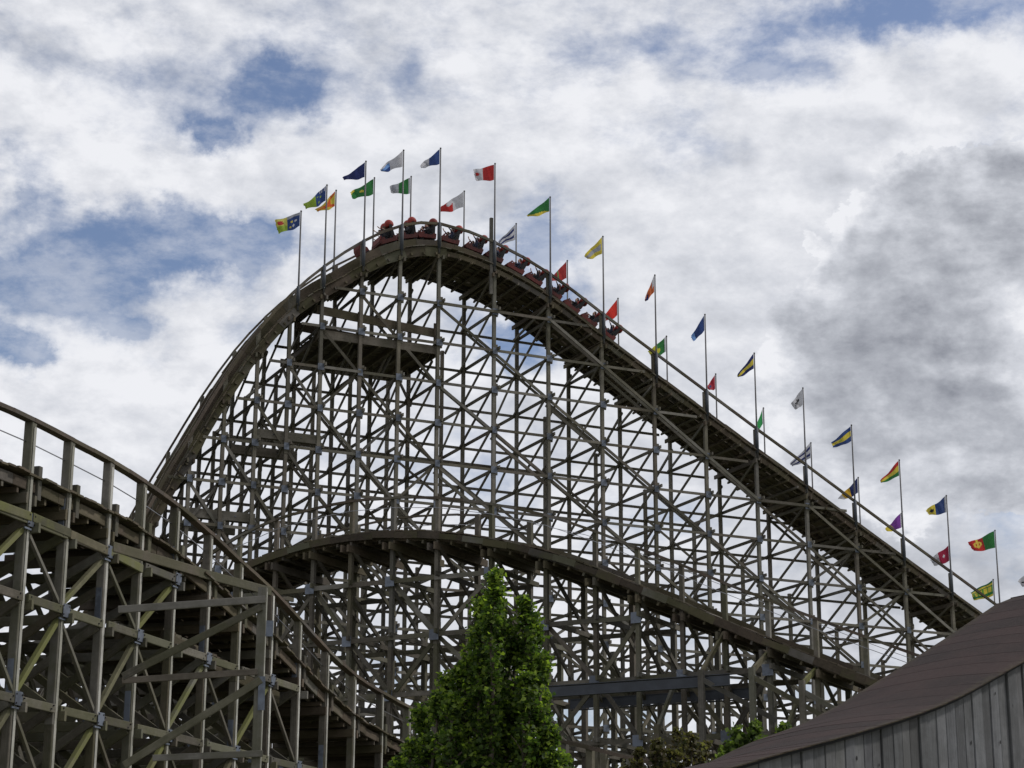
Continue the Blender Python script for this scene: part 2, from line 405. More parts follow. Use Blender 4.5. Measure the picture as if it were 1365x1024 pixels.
# ---------- the tall hill
BM = 2.5862 * 1.15; WM = 3.185 * 1.15
LM = Line((-3.1147 * 1.15, 92.0), 64.763, 1)
railM = interp([(-21, 8.4), (-19, 10.6), (-17.5, 13.2), (-16, 16.3), (-14.5, 19.5), (-12.9, 22.95), (-12, 24.7), (-10.5, 27.6), (-9.04, 30.0), (-7.5, 32.0), (-5.96, 33.57), (-4.01, 35.16), (-2.09, 36.27), (-.07, 36.71),
                (2.9, 36.23), (5.92, 35.06), (8.93, 33.36), (11.88, 31.71), (14.75, 30.12), (17.74, 28.46), (20.7, 26.86), (23.6, 25.25), (26.6, 23.6), (29.6, 21.98), (45, 13.6)])
def dkM(s): return railM(s) - (1.2 if s > -5 else max(.75, 1.2 - (-5 - s) * .18))
statL = [-20.9, -19.4, -18, -16.5, -15, -13.5, -12, -10.5, -9.02, -7.52, -5.96, -4.0, -2.04]
statR = [BM * k for k in range(0, 15)]
statM = statL + statR
levM = [32.60 - 2.0 * n for n in range(0, 15)]
TH = Thing('roller_coaster_hill', LM.pt(0, WM / 2, 0), 'tall timber trestle hill of the wooden roller coaster with the train on its crest', 'roller coaster', LM.n)
def cut_posts(T, ln, s, v, top, base, w, levels, mat, side=None, seg=3, dx=0):
    cuts = [top] + [h - .35 for i, h in enumerate(levels) if h < top - 2.5 and (i + int(s * 3)) % seg == 0 and h > base + 1] + [base]
    for a, b in zip(cuts, cuts[1:]):
        T.beam('post', ln.pt(s, v, a), ln.pt(s, v, b), w, w * .95, mat, side=ln.n, jit=.006)
CROWS = WM + 2.75
for i, s in enumerate(statM):
    d = dkM(s); top = railM(s) - .02
    near_mat = 'wood_far'
    cut_posts(TH, LM, s, 0, top, 0, .168, levM, near_mat)
    cut_posts(TH, LM, s, WM, top if s < 1 else d - .02, 0, .168, levM, near_mat)
    topC = d - 2.6; cut_posts(TH, LM, s, CROWS, topC, 0, .168, levM, near_mat)
    topD = d - 13.5
    if topD > 9: cut_posts(TH, LM, s, CROWS + 2.9, topD, 0, .168, levM, near_mat)
    # bent cap, raker from the edge, knee
    TH.beam('bent_cap', LM.pt(s + .14, -.28, d - .54), LM.pt(s + .14, WM + .25, d - .54), .08, .20, 'deckwood', side=LM.d)
    TH.beam('bent_cap', LM.pt(s - .14, -.28, d - .54), LM.pt(s - .14, WM + .25, d - .54), .08, .20, 'deckwood', side=LM.d)
    TH.beam('cross_brace', LM.pt(s + .15, CROWS, topC - .1), LM.pt(s + .15, WM, topC + 1.6), .07, .14, near_mat, side=LM.d)
    lv = [h for h in levM if h < d - .9]
    for n, h in enumerate(levM):
        if h > d - .9 or h < 6: continue
        vend = CROWS if h < topC else WM
        if h < topD: vend = CROWS + 2.9
        TH.beam('cross_beam', LM.pt(s + .15, -.32, h + .12), LM.pt(s + .15, vend + .3, h + .12), .07, .15, near_mat, side=LM.d, ext=.08)
        hb = h - 2.0
        TH.beam('cross_brace', LM.pt(s - .15, 0, h), LM.pt(s - .15, WM, hb), .06, .13, near_mat, side=LM.d, ext=.12)
        if vend > WM + .1 and (n + i) % 2 == 0:
            TH.beam('cross_brace', LM.pt(s - .16, WM, h), LM.pt(s - .16, CROWS, hb), .06, .13, near_mat, side=LM.d, ext=.1)
        # cleats where the beams cross the posts
        if h > 12:
            TH.beam('cleat', LM.pt(s + .14, 0, h - .22), LM.pt(s + .14, 0, h + .36), .1, .12, near_mat)
        if n % 1 == 0 and h > 10:
            TH.beam('joint_plate', LM.pt(s, -.155, h - .16), LM.pt(s, -.155, h + .16), .02, .32 if (i + n) % 2 == 0 else .24, 'plate')
    if d < levM[0] + 2.4 or True:
        top_h = max([h for h in levM if h <= d - .9] or [0])
        if d - top_h > 1.1:
            TH.beam('cross_brace', LM.pt(s - .15, 0, d - .6), LM.pt(s - .15, WM, top_h), .06, .13, near_mat, side=LM.d, ext=.1)
for i, (a, b) in enumerate(zip(statM, statM[1:])):
    k = i - len(statL)
    da, db = dkM(a), dkM(b)
    for n, h in enumerate(levM):
        if h < 6: continue
        if h < max(da, db) - .7:
            ea = a if h < da - .7 else a + (b - a) * .35; eb = b if h < db - .7 else b - (b - a) * .2
            TH.beam('ledger', LM.pt(ea, -.12, h), LM.pt(eb, -.12, h), .05, .13, 'wood_far', ext=.02)
            TH.beam('ledger', LM.pt(ea, WM + .12, h - .02), LM.pt(eb, WM + .12, h - .02), .05, .13, 'wood_far', ext=.02)
        if h < max(da, db) - 4 and h < 27:
            if (k + n) % 3 == 0: TH.beam('brace', LM.pt(a, CROWS - .1, h), LM.pt(b, CROWS - .1, h - 2.0), .05, .12, 'wood_far', ext=.1)
            TH.beam('ledger', LM.pt(a, CROWS + .12, h - .05), LM.pt(b, CROWS + .12, h - .05), .05, .14, 'wood_far', ext=.02)
        if h < min(da, db) - .9 or (h < da - .9 and db < da):
            if (k + n) % 2 == 0 and h - 2 < db - .9:
                TH.beam('brace', LM.pt(a, .12, h), LM.pt(b, .12, h - 2.0), .05, .14, 'wood_far', ext=.1)
            if (k + n) % 8 == 4 and h - 2 < db - .9:
                TH.beam('brace', LM.pt(a, .20, h - .35), LM.pt(b, .20, h - 2.35), .06, .16, 'wood_far', ext=.1)
            if (k + n) % 2 == 1 and h - 2 < db - .9:
                TH.beam('brace', LM.pt(a, WM - .12, h), LM.pt(b, WM - .12, h - 2.0), .05, .14, 'wood_far', ext=.1)
        if (k - n) % 7 == 2 and h < min(da, db) - 1.2 and h > 10:
            TH.beam('brace', LM.pt(b, .18, h), LM.pt(a, .18, h - 2.0), .05, .13, 'wood_far', ext=.1)
    if k >= 0:
        # brace following the underside of the slope
        la = max([h for h in levM if h < da - .7]); 
        TH.beam('brace', LM.pt(a, -.19, la), LM.pt(b, -.19, max(h for h in levM if h < db - .7)), .05, .14, 'wood_far', ext=.05)
every = track_deck(TH, LM, railM, dkM, -20.9, 41.6, WM, ('deckwood',), tc=1.15, stack=.56, jo=.18, ov=.20)
# bigger boards on the near side of the steep drop
a_ = every(1.1)
for p, q in zip(a_, a_[1:]):
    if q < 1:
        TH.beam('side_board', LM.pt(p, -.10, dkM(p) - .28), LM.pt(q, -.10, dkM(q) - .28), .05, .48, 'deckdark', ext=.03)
handrail(TH, LM, railM, statM, -.13, (.09, .13), 'railwood', 0)
handrail(TH, LM, railM, [s for s in statM if s < 1], WM + .13, (.07, .10), 'railwood', 0)
for a, b in zip(statM, statM[1:]):
    if b > 1:
        for dz in (-.05, -.42): TH.beam('cable', LM.pt(a, WM + .1, railM(a) + dz), LM.pt(b, WM + .1, railM(b) + dz), .02, .02, 'cable', jit=.001)
# thick mast beside the crest
TH.beam('mast', LM.pt(2.78, -.05, 37.5), LM.pt(2.78, -.05, 33.5), .15, .15, 'wood_far')
for ss in (2.0,):
    pass
TH.done()

# ---------- platform hung inside the crest
PLT = Thing('maintenance_platform', LM.pt(-3, 2, 28), 'dark boarded maintenance platform hung inside the trestle under the crest', 'platform', LM.n)
def hm(x, y, off=0): return LM.hit(x, y, off)
f0 = hm(428, 444)[1]; s0p, s1p = -6.1, 0.15
hp = (hm(430, 446)[1] + hm(580, 465)[1]) / 2
hp = levM[1] - .15 if False else hp
for j in range(22):
    v = .25 + j * .235
    for a, b in ((s0p, -3.0), (-2.98, s1p)):
        PLT.beam('floor_plank', LM.pt(a, v, hp), LM.pt(b, v, hp), .21, .05, 'deckwood', side=LM.n)
for j in range(9):
    a = s0p + .1 + j * (s1p - s0p - .2) / 8
    PLT.beam('joist', LM.pt(a, .1, hp - .16), LM.pt(a, 5.3, hp - .16), .09, .24, 'deckwood', side=LM.d)
for v, dz in ((.12, -.02), (5.45, -.02)):
    PLT.beam('fascia_board', LM.pt(s0p, v, hp + dz), LM.pt(s1p, v, hp + dz), .06, .42, 'wood_far', side=LM.n)
for v, y0, y1, hh in ((.35, 411, 437, .42), (3.2, 411, 437, .42)):
    h0 = hm(428, 408)[1]
    PLT.beam('side_rail', LM.pt(s0p, v, h0 - .15), LM.pt(s1p, v, h0 - .15 - .35), .08, hh, 'deckwood', side=LM.n)
    PLT.beam('side_rail', LM.pt(s0p, v + .4, h0 + .05), LM.pt(s1p, v + .4, h0 - .3), .08, .3, 'deckwood', side=LM.n)
for a in (s0p + .2, -4, -2, s1p - .2):
    for v in (.3, 3.4):
        PLT.beam('upright', LM.pt(a, v, hp), LM.pt(a, v, hm(428, 408)[1]), .09, .09, 'deckwood')
for a in (s0p, -3.9, -2, s1p):
    PLT.beam('strut', LM.pt(a, 1.0, hp - .3), LM.pt(a, WM, hp - 1.7), .08, .14, 'wood_far', side=LM.d)
    PLT.beam('strut', LM.pt(a, 5.2, hp - .3), LM.pt(a, WM, hp - 1.9), .08, .14, 'wood_far', side=LM.d)
PLT.done()
# heavy loose beams laid through the left of the trestle
for (x0, y0, x1, y1, off, lab) in ((337, 577, 428, 590, .3, 'uppermost of the heavy beams bolted across the left of the tall trestle'),
                                   (308, 600, 396, 611, 1.6, 'second heavy beam, just below and left of the uppermost one in the tall trestle'),
                                   (250, 684, 341, 695, .3, 'third heavy beam across the trestle, right above the near handrail'),
                                   (232, 701, 314, 710, 1.6, 'lowest heavy beam across the left of the tall trestle')):
    (sa, ha), (sb, hb) = hm(x0, y0, off), hm(x1, y1, off); h = (ha + hb) / 2
    t = Thing('heavy_beam', LM.pt(sa, off, h - .25), lab, 'beam', LM.n); t.o['group'] = 'heavy beams across the trestle'
    t.beam('timber', LM.pt(sa, off, h), LM.pt(sb, off, h), .12, .42, 'wood_far')
    t.beam('timber', LM.pt(sa + .02, off + .16, h - .02), LM.pt(sb + .05, off + .16, h - .02), .12, .38, 'wood')
    for q in (.3, .7): t.beam('bolt', LM.pt(sa + (sb - sa) * q, off - .09, h), LM.pt(sa + (sb - sa) * q, off + .3, h), .05, .05, 'plate', side=LM.d)
    t.done()

# ---------- the lower hill in front
LP = Line(((400 - 682) * 68 / 2771 * 1.15, 68 * 1.15), 118, 1); WP = 3.2
LP.n = Vector((-LP.d.y, LP.d.x, 0)); LP.n = LP.n if LP.n.y > 0 else -LP.n
railP = interp([(-11, 12.6), (-8, 15.6), (-5.3, 17.6), (-3.4, 18.5), (-1.7, 18.98), (.1, 19.25), (1.87, 19.37), (3.78, 19.31), (5.79, 19.11), (8.14, 18.62), (10.48, 17.95), (12.52, 17.14), (14.21, 16.36), (15.94, 15.58),
                (17.56, 14.80), (19.17, 14.06), (20.9, 13.27), (22.66, 12.5), (26, 11.1), (30, 9.6)])
def dkP(s): return railP(s) - 1.35
statP = [-10.8, -9, -7.1, -5.3, -3.5, -1.7, .1, 1.87, 3.78, 5.79, 8.14, 10.48, 12.5, 14.2, 15.94, 17.56, 19.17, 20.9, 22.66, 24.5, 26.3, 28.1]
levP = [16.0 - 2.2 * n for n in range(0, 7)]
TP = Thing('lower_coaster_hill', LP.pt(8, WP / 2, 0), 'lower dark timber hill of the roller coaster curving in front of the tall trestle', 'roller coaster', LP.n)
for i, s in enumerate(statP):
    d = dkP(s); top = railP(s)
    cut_posts(TP, LP, s, 0, top, 0, .165, levP, 'wood'); cut_posts(TP, LP, s, WP, top if s < 9 else d - .02, 0, .2, levP, 'wood')
    if i % 1 == 0: cut_posts(TP, LP, s, WP + 2.6, d - 3, 0, .2, levP, 'wood')
    for q in (-.15, .15): TP.beam('bent_cap', LP.pt(s + q, -.5, d - .6), LP.pt(s + q, WP + .5, d - .6), .09, .28, 'deckwood', side=LP.d)
    TP.beam('cross_brace', LP.pt(s + .16, -.1, d - .6), LP.pt(s + .16, WP, d - 2.7), .07, .17, 'wood', side=LP.d)
    for n, h in enumerate(levP):
        if h > d - 1.0: continue
        TP.beam('cross_beam', LP.pt(s + .16, -.3, h + .1), LP.pt(s + .16, (WP if h > d - 3 else WP + 2.6) + .3, h + .1), .08, .18, 'wood', side=LP.d, ext=.1)
        TP.beam('cross_brace', LP.pt(s - .16, 0, h), LP.pt(s - .16, WP, h - 2.2), .07, .16, 'wood', side=LP.d, ext=.15)
        if h < d - 3: TP.beam('cross_brace', LP.pt(s - .17, WP + 2.6, h), LP.pt(s - .17, WP, h - 2.2), .07, .16, 'wood', side=LP.d, ext=.15)
        if (i + n) % 2 == 0: TP.beam('joint_plate', LP.pt(s, -.19, h - .2), LP.pt(s, -.19, h + .2), .02, .40, 'plate')
for i, (a, b) in enumerate(zip(statP, statP[1:])):
    for n, h in enumerate(levP):
        if h < min(dkP(a), dkP(b)) - .9:
            for v in (-.13, WP + .13, WP + 2.6 + .13):
                if v > 5 and h > dkP(b) - 4: continue
                TP.beam('ledger', LP.pt(a, v, h), LP.pt(b, v, h), .06, .18, 'wood', ext=.03)
            if (i + n) % 2 == 0: TP.beam('brace', LP.pt(a, .13, h), LP.pt(b, .13, h - 2.2), .06, .16, 'wood', ext=.12)
            elif (i + n) % 4 == 1: TP.beam('brace', LP.pt(b, .15, h), LP.pt(a, .15, h - 2.2), .06, .16, 'wood', ext=.12)
            if (i + n) % 3 == 0: TP.beam('brace', LP.pt(a, WP - .13, h), LP.pt(b, WP - .13, h - 2.2), .06, .16, 'wood', ext=.12)
track_deck(TP, LP, railP, dkP, -10.8, 28.1, WP, ('deckwood',), side_board=True, jo=.2)
handrail(TP, LP, railP, statP, -.14, (.09, .10), 'railwood', 1)
handrail(TP, LP, railP, [q for q in statP if q < 9], WP + .14, (.07, .08), 'railwood', 1)
for a, b in zip(statP, statP[1:]):
    if b > 9: TP.beam('cable', LP.pt(a, WP + .1, railP(a) - .1), LP.pt(b, WP + .1, railP(b) - .1), .02, .02, 'cable', jit=.001)
# short outrigger posts and struts on the near side
for (x0, y0, x1, y1) in ((968, 842, 937, 896), (1028, 866, 1006, 892), (1090, 890, 1072, 910), (1065, 935, 1050, 975), (900, 915, 880, 970)):
    sa, ha = LP.hit(x0, y0, -.1); sb, hb = LP.hit(x1, y1, -1.5)
    TP.beam('outrigger_strut', LP.pt(sa, -.1, ha), LP.pt(sb, -1.5, hb), .1, .16, 'wood_moss', side=LP.d)
    TP.beam('outrigger_post', LP.pt(sb, -1.55, hb + .12), LP.pt(sb, -1.55, 0), .19, .19, 'wood')
    TP.beam('outrigger_strut', LP.pt(sb, -1.6, hb - .2), LP.pt(sb + 2.2, -.2, hb - 1.6), .09, .17, 'wood', side=LP.n)
TP.done()
# steel girders
for (x0, y0, x1, y1, off, dz, lab) in ((726, 914, 976, 900, -1.3, .36, 'front blue grey steel girder passing low through the trestle'),
                                   (764, 932, 1003, 917, .9, .36, 'darker steel girder lying just behind and below the front girder')):
    (sa, ha), (sb, hb) = LP.hit(x0, y0, off), LP.hit(x1, y1, off); h = (ha + hb) / 2
    t = Thing('steel_girder', LP.pt(sa, off, h), lab, 'girder', LP.n); t.o['group'] = 'steel girders'
    t.beam('flange', LP.pt(sa, off, h), LP.pt(sb, off, h), .24, .025, 'steel'); t.beam('flange', LP.pt(sa, off, h - dz), LP.pt(sb, off, h - dz), .24, .025, 'steel')
    t.beam('web', LP.pt(sa, off - .09, h - dz / 2), LP.pt(sb, off - .09, h - dz / 2), .02, dz - .03, 'steel')
    for q in (.02, .25, .5, .75, .98): t.beam('stiffener', LP.pt(sa + (sb - sa) * q, off + .02, h - .02), LP.pt(sa + (sb - sa) * q, off + .02, h - dz + .02), .18, .02, 'steel')
    t.done()

# ---------- the near trestle on the left
LN = Line(((42 - 682) * 39 / 2771 * 1.15, 39 * 1.15), 17, 1); WN = 3.3
railN = interp([(-7, 13.1), (-3.4, 13.4), (-1.55, 13.44), (.19, 13.42), (2.12, 13.38), (3.86, 13.27), (5.76, 13.08), (7.76, 12.76), (9.76, 12.36), (11.94, 11.95), (14.0, 11.44), (16.19, 10.87), (18.45, 10.44), (20.91, 10.2), (23.49, 10.04), (30, 9.8)])
def dkN(s): return railN(s) - 1.27
statN = [-5.2, -3.4, -1.55, .19, 2.12, 3.86, 5.76, 7.76, 9.76, 11.94, 14.0, 16.19, 18.45, 20.91, 23.49, 25.6, 27.7]
levN = [11.15, 9.42, 7.2, 5.0, 3.0]
TN = Thing('near_coaster_track', LN.pt(8, WN / 2, 0), 'near timber trestle with broad handrail dropping away on the left, posts edge lit', 'roller coaster', LN.n, 'cham')
rowsN = [0, WN, WN + 3.1, WN + 6.4]
for i, s in enumerate(statN):
    d = dkN(s)
    cut_posts(TN, LN, s, 0, railN(s) - .04, 0, .21, levN, 'wood', seg=2); cut_posts(TN, LN, s, WN, railN(s) - .04, 0, .21, levN, 'wood')
    cut_posts(TN, LN, s, -.112, railN(s) - .1, 0, .0, levN, 'wood_pale') if False else TN.beam('post_sun_strip', LN.pt(s + .01, -.118, railN(s) - .15), LN.pt(s + .01, -.118, 0), .012, .10, 'wood_sunlit', jit=0)  # thin added strip, sunlight on the right face painted as pale colour
    TN.beam('stub', LN.pt(s + .35, -.05, d + .28), LN.pt(s + .35, -.05, d - .5), .16, .16, 'wood')
    cut_posts(TN, LN, s, rowsN[2], d - 1.8, 0, .21, levN, 'wood'); cut_posts(TN, LN, s, rowsN[3], d - 3.6, 0, .21, levN, 'wood')
    for q in (-.17, .17): TN.beam('bent_cap', LN.pt(s + q, -.16, d - .55), LN.pt(s + q, WN + .3, d - .55), .09, .24, 'deckwood', side=LN.d)
    TN.beam('cross_brace', LN.pt(s + .17, rowsN[2], d - 1.9), LN.pt(s + .17, WN, d - .9), .07, .2, 'wood_pale', side=LN.d)
    for n, h in enumerate(levN):
        if h > d - .6: continue
        ve = rowsN[1] if n < 1 else rowsN[2] if n < 2 else rowsN[3]
        TN.beam('cross_beam', LN.pt(s + .17, -.2, h - .15), LN.pt(s + .17, ve + .2, h - .15), .09, .22, 'wood_pale', side=LN.d, ext=.1)
        nb = levN[n + 1] if n + 1 < len(levN) else 1
        TN.beam('cross_brace', LN.pt(s - .17, 0, h - .1), LN.pt(s - .17, WN, nb), .08, .2, 'wood_pale', side=LN.d, ext=.1)
        TN.beam('cross_brace', LN.pt(s - .19, WN, h - .3), LN.pt(s - .19, rowsN[2], nb), .08, .2, 'wood_pale', side=LN.d, ext=.1)
        if n > 0:
            TN.beam('cross_brace', LN.pt(s + .27, rowsN[3], h), LN.pt(s + .27, rowsN[2], nb), .08, .2, 'wood_pale', side=LN.d, ext=.1)
            TN.beam('cross_brace', LN.pt(s + .29, WN + .1, h), LN.pt(s + .29, .1, nb), .08, .17, 'wood_pale', side=LN.d, ext=.1)
        if (i + n) % 2 == 0:
            TN.beam('joint_plate', LN.pt(s + .02, -.190, h - .15), LN.pt(s + .02, -.190, h + .15), .008, .30, 'plate')
            for bs in (-.1, .13):
                for bh in (-.1, .1): TN.beam('bolt', LN.pt(s + bs, -.19, h + bh), LN.pt(s + bs, -.215, h + bh), .035, .035, 'car_dark', side=LN.d, jit=.003)
            TN.beam('joint_plate', LN.pt(s - .06, -.15, h - .22), LN.pt(s - .06, -.15, h - .18), .04, .28, 'plate')
        if (i * 2 + n) % 3 == 0:
            TN.beam('splice_plate', LN.pt(s - .118, 0, h + .1), LN.pt(s - .118, 0, h + .85), .15, .014, 'plate', side=LN.n)
        TN.beam('splice_plate', LN.pt(s - .118, WN, h + .2), LN.pt(s - .118, WN, h + .75), .15, .014, 'plate', side=LN.n)
for i, (a, b) in enumerate(zip(statN, statN[1:])):
    for n, h in enumerate(levN):
        if h > min(dkN(a), dkN(b)) - .4: continue
        TN.beam('ledger', LN.pt(a + .12, -.14, h), LN.pt(b - .10, -.14, h), .07, .19, 'wood_pale')
        for ss, zz in ((a + .24, .045), (a + .34, -.045), (b - .22, .045), (b - .32, -.045)):
            TN.beam('bolt', LN.pt(ss, -.165, h + zz), LN.pt(ss, -.195, h + zz), .032, .032, 'car_dark', side=LN.d, jit=.004)
        for v in (WN + .14, rowsN[2] + .14, rowsN[3] + .14):
            if v > WN + 1 and n < 1: continue
            TN.beam('ledger', LN.pt(a, v, h + .05), LN.pt(b, v, h + .05), .07, .18, 'wood', ext=.02)
        nb = levN[n + 1] if n + 1 < len(levN) else 1
        if (i + n) % 2 == 1: TN.beam('brace', LN.pt(b, -.02, h - .15), LN.pt(a, -.02, nb + .1), .12, .12, 'wood_moss')
        else: TN.beam('brace', LN.pt(a, -.04, h - .15), LN.pt(b, -.04, nb + .1), .08, .09, 'wood')
        TN.beam('brace', LN.pt(a, WN - .14, h), LN.pt(b, WN - .14, nb), .07, .15, 'wood', ext=.1)
        if n: TN.beam('brace', LN.pt(b, rowsN[2] - .14, h), LN.pt(a, rowsN[2] - .14, nb), .07, .15, 'wood', ext=.1)
track_deck(TN, LN, railN, dkN, -5.2, 27.7, WN, ('deckwood',), plank_step=.30, jo=-.05, ov=.22)
for (x0, y0, x1, y1) in ((150, 732, 265, 765), (265, 765, 362, 790)):
    (sa, ha), (sb, hb) = LN.hit(x0, y0, -.16), LN.hit(x1, y1, -.16)
    TN.beam('edge_beam', LN.pt(sa, -.16, ha), LN.pt(sb, -.16, hb), .08, .24, 'wood')
def fp(x, y, Y=44.0): return at(x, y, Y)
FW = Vector((1, 0, 0))
p_ = fp(352, 786); TN.beam('outrigger_post', p_, Vector((p_.x, p_.y, 0)), .2, .2, 'wood', side=FW); TN.beam('post_sun_strip', p_ + Vector((.105, -.03, -.1)), Vector((p_.x + .105, p_.y - .03, 0)), .012, .1, 'wood_sunlit', side=FW)  # outrigger post gets the same strip of painted sunlight
TN.beam('splice_plate', fp(352, 905, 43.85), fp(351, 950, 43.85), .15, .014, 'plate', side=FW)
TN.beam('joint_plate', fp(362, 830, 43.9), fp(361, 851, 43.9), .16, .02, 'plate', side=FW)
for (x0, y0, x1, y1, w_) in ((356, 801, 160, 816, .2), (350, 810, 166, 904, .2), (346, 898, 166, 911, .17), (350, 908, 168, 1023, .2), (352, 1007, 205, 1014, .17)):
    TN.beam('long_raker', fp(x0, y0, 43.86), fp(x1, y1, 43.7), .07, w_ * .8, 'wood', side=Vector((0, 1, 0)), jit=.01)
for j in range(20):
    a = 6.2 + j * .36; TN.beam('lower_floor_board', LN.pt(a, .3, 9.95 - .03 * j), LN.pt(a, WN, 9.95 - .03 * j), .33, .06, 'deckwood', side=LN.d)
for v in (.3, 1.6, 3.0): TN.beam('lower_stringer', LN.pt(6, v, 9.75), LN.pt(13.4, v, 9.1), .12, .34, 'deckwood')
for a, b in zip(statN, statN[1:]):
    if a < 3: TN.beam('edge_beam', LN.pt(a, -.16, dkN(a) - .95), LN.pt(b, -.16, dkN(b) - .95), .08, .2, 'wood_moss', ext=-.05)
handrail(TN, LN, railN, statN, -.02, (.22, .11), 'railwood', 1, .55)
handrail(TN, LN, railN, statN, WN + .05, (.20, .11), 'railwood', 1, .55)
TN.done()

# ---------- low track leaving to the right of the tree
LQ = Line((at(730, 986, 60).x, 60), 118, 1); LQ.n = -LQ.n if LQ.n.y < 0 else LQ.n
q0 = LQ.hit(745, 986); q1 = LQ.hit(890, 1021)
sl = (q1[1] - q0[1]) / (q1[0] - q0[0])
def railQ(s): return q0[1] + sl * (s - q0[0])
TQ = Thing('low_coaster_track', LQ.pt(1, 1.5, 0), 'low timber track with thin handrail passing behind the foot of the tree', 'roller coaster', LQ.n)
statQ = [LQ.hit(x, 1000)[0] for x in (640, 698, 755, 790, 847, 905)]
for i, s in enumerate(statQ):
    for v in (0, 2.8): TQ.beam('post', LQ.pt(s, v, railQ(s)), LQ.pt(s, v, 0), .2, .2, 'wood')
    TQ.beam('bent_cap', LQ.pt(s, -.3, railQ(s) - 1.5), LQ.pt(s, 3.1, railQ(s) - 1.5), .1, .25, 'deckwood', side=LQ.d)
for a, b in zip(statQ, statQ[1:]):
    for v in (-.1, 2.9):
        TQ.beam('handrail', LQ.pt(a, v, railQ(a)), LQ.pt(b, v, railQ(b)), .09, .1, 'railwood', ext=.02)
    for v in (0, .6, 2.2, 2.8): TQ.beam('stringer', LQ.pt(a, v, railQ(a) - 1.3), LQ.pt(b, v, railQ(b) - 1.3), .12, .25, 'deckwood', ext=.02)
n_ = 34
for k in range(n_):
    a = statQ[0] + (statQ[-1] - statQ[0]) * k / n_
    TQ.beam('crosstie', LQ.pt(a, -.3, railQ(a) - 1.12), LQ.pt(a, 3.1, railQ(a) - 1.12), .22, .08, 'deckwood', side=LQ.d)
TQ.done()
#PART2
# ---------- train
px_dome = [(516, 309), (547.5, 306), (577, 306), (611, 315.6), (641, 326), (669, 337), (698, 354), (723, 368), (750, 388), (774, 406), (797, 424), (821, 441)]
WC = WM / 2
carS = [LM.hit(x, y, 1.15)[0] for x, y in px_dome]
def skin_body(name, joints, edges, mats, split):
    """one continuous skinned surface from a joint skeleton"""
    me = bpy.data.meshes.new(name); names = list(joints); me.from_pydata([joints[k][0] for k in names], [(names.index(a), names.index(b)) for a, b in edges], [])
    o = bpy.data.objects.new(name, me); col.objects.link(o)
    sk = o.modifiers.new('s', 'SKIN'); sv = me.skin_vertices[0].data if me.skin_vertices else None
    if sv is None:
        bpy.context.view_layer.objects.active = o
    sv = o.data.skin_vertices[0].data
    for i, k in enumerate(names):
        r = joints[k][1]; sv[i].radius = (r, r) if not hasattr(r, '__len__') else r
        sv[i].use_root = (k == 'pelvis')
    sb = o.modifiers.new('b', 'SUBSURF'); sb.levels = 1; sb.render_levels = 1
    dg = bpy.context.evaluated_depsgraph_get(); dg.update(); m2 = bpy.data.meshes.new_from_object(o.evaluated_get(dg))
    bpy.data.objects.remove(o)
    for m in mats: m2.materials.append(M[m])
    for p in m2.polygons: p.material_index = split(p.center); p.use_smooth = True
    add_attrs(m2, [tuple(v.co) for v in m2.vertices])
    return m2
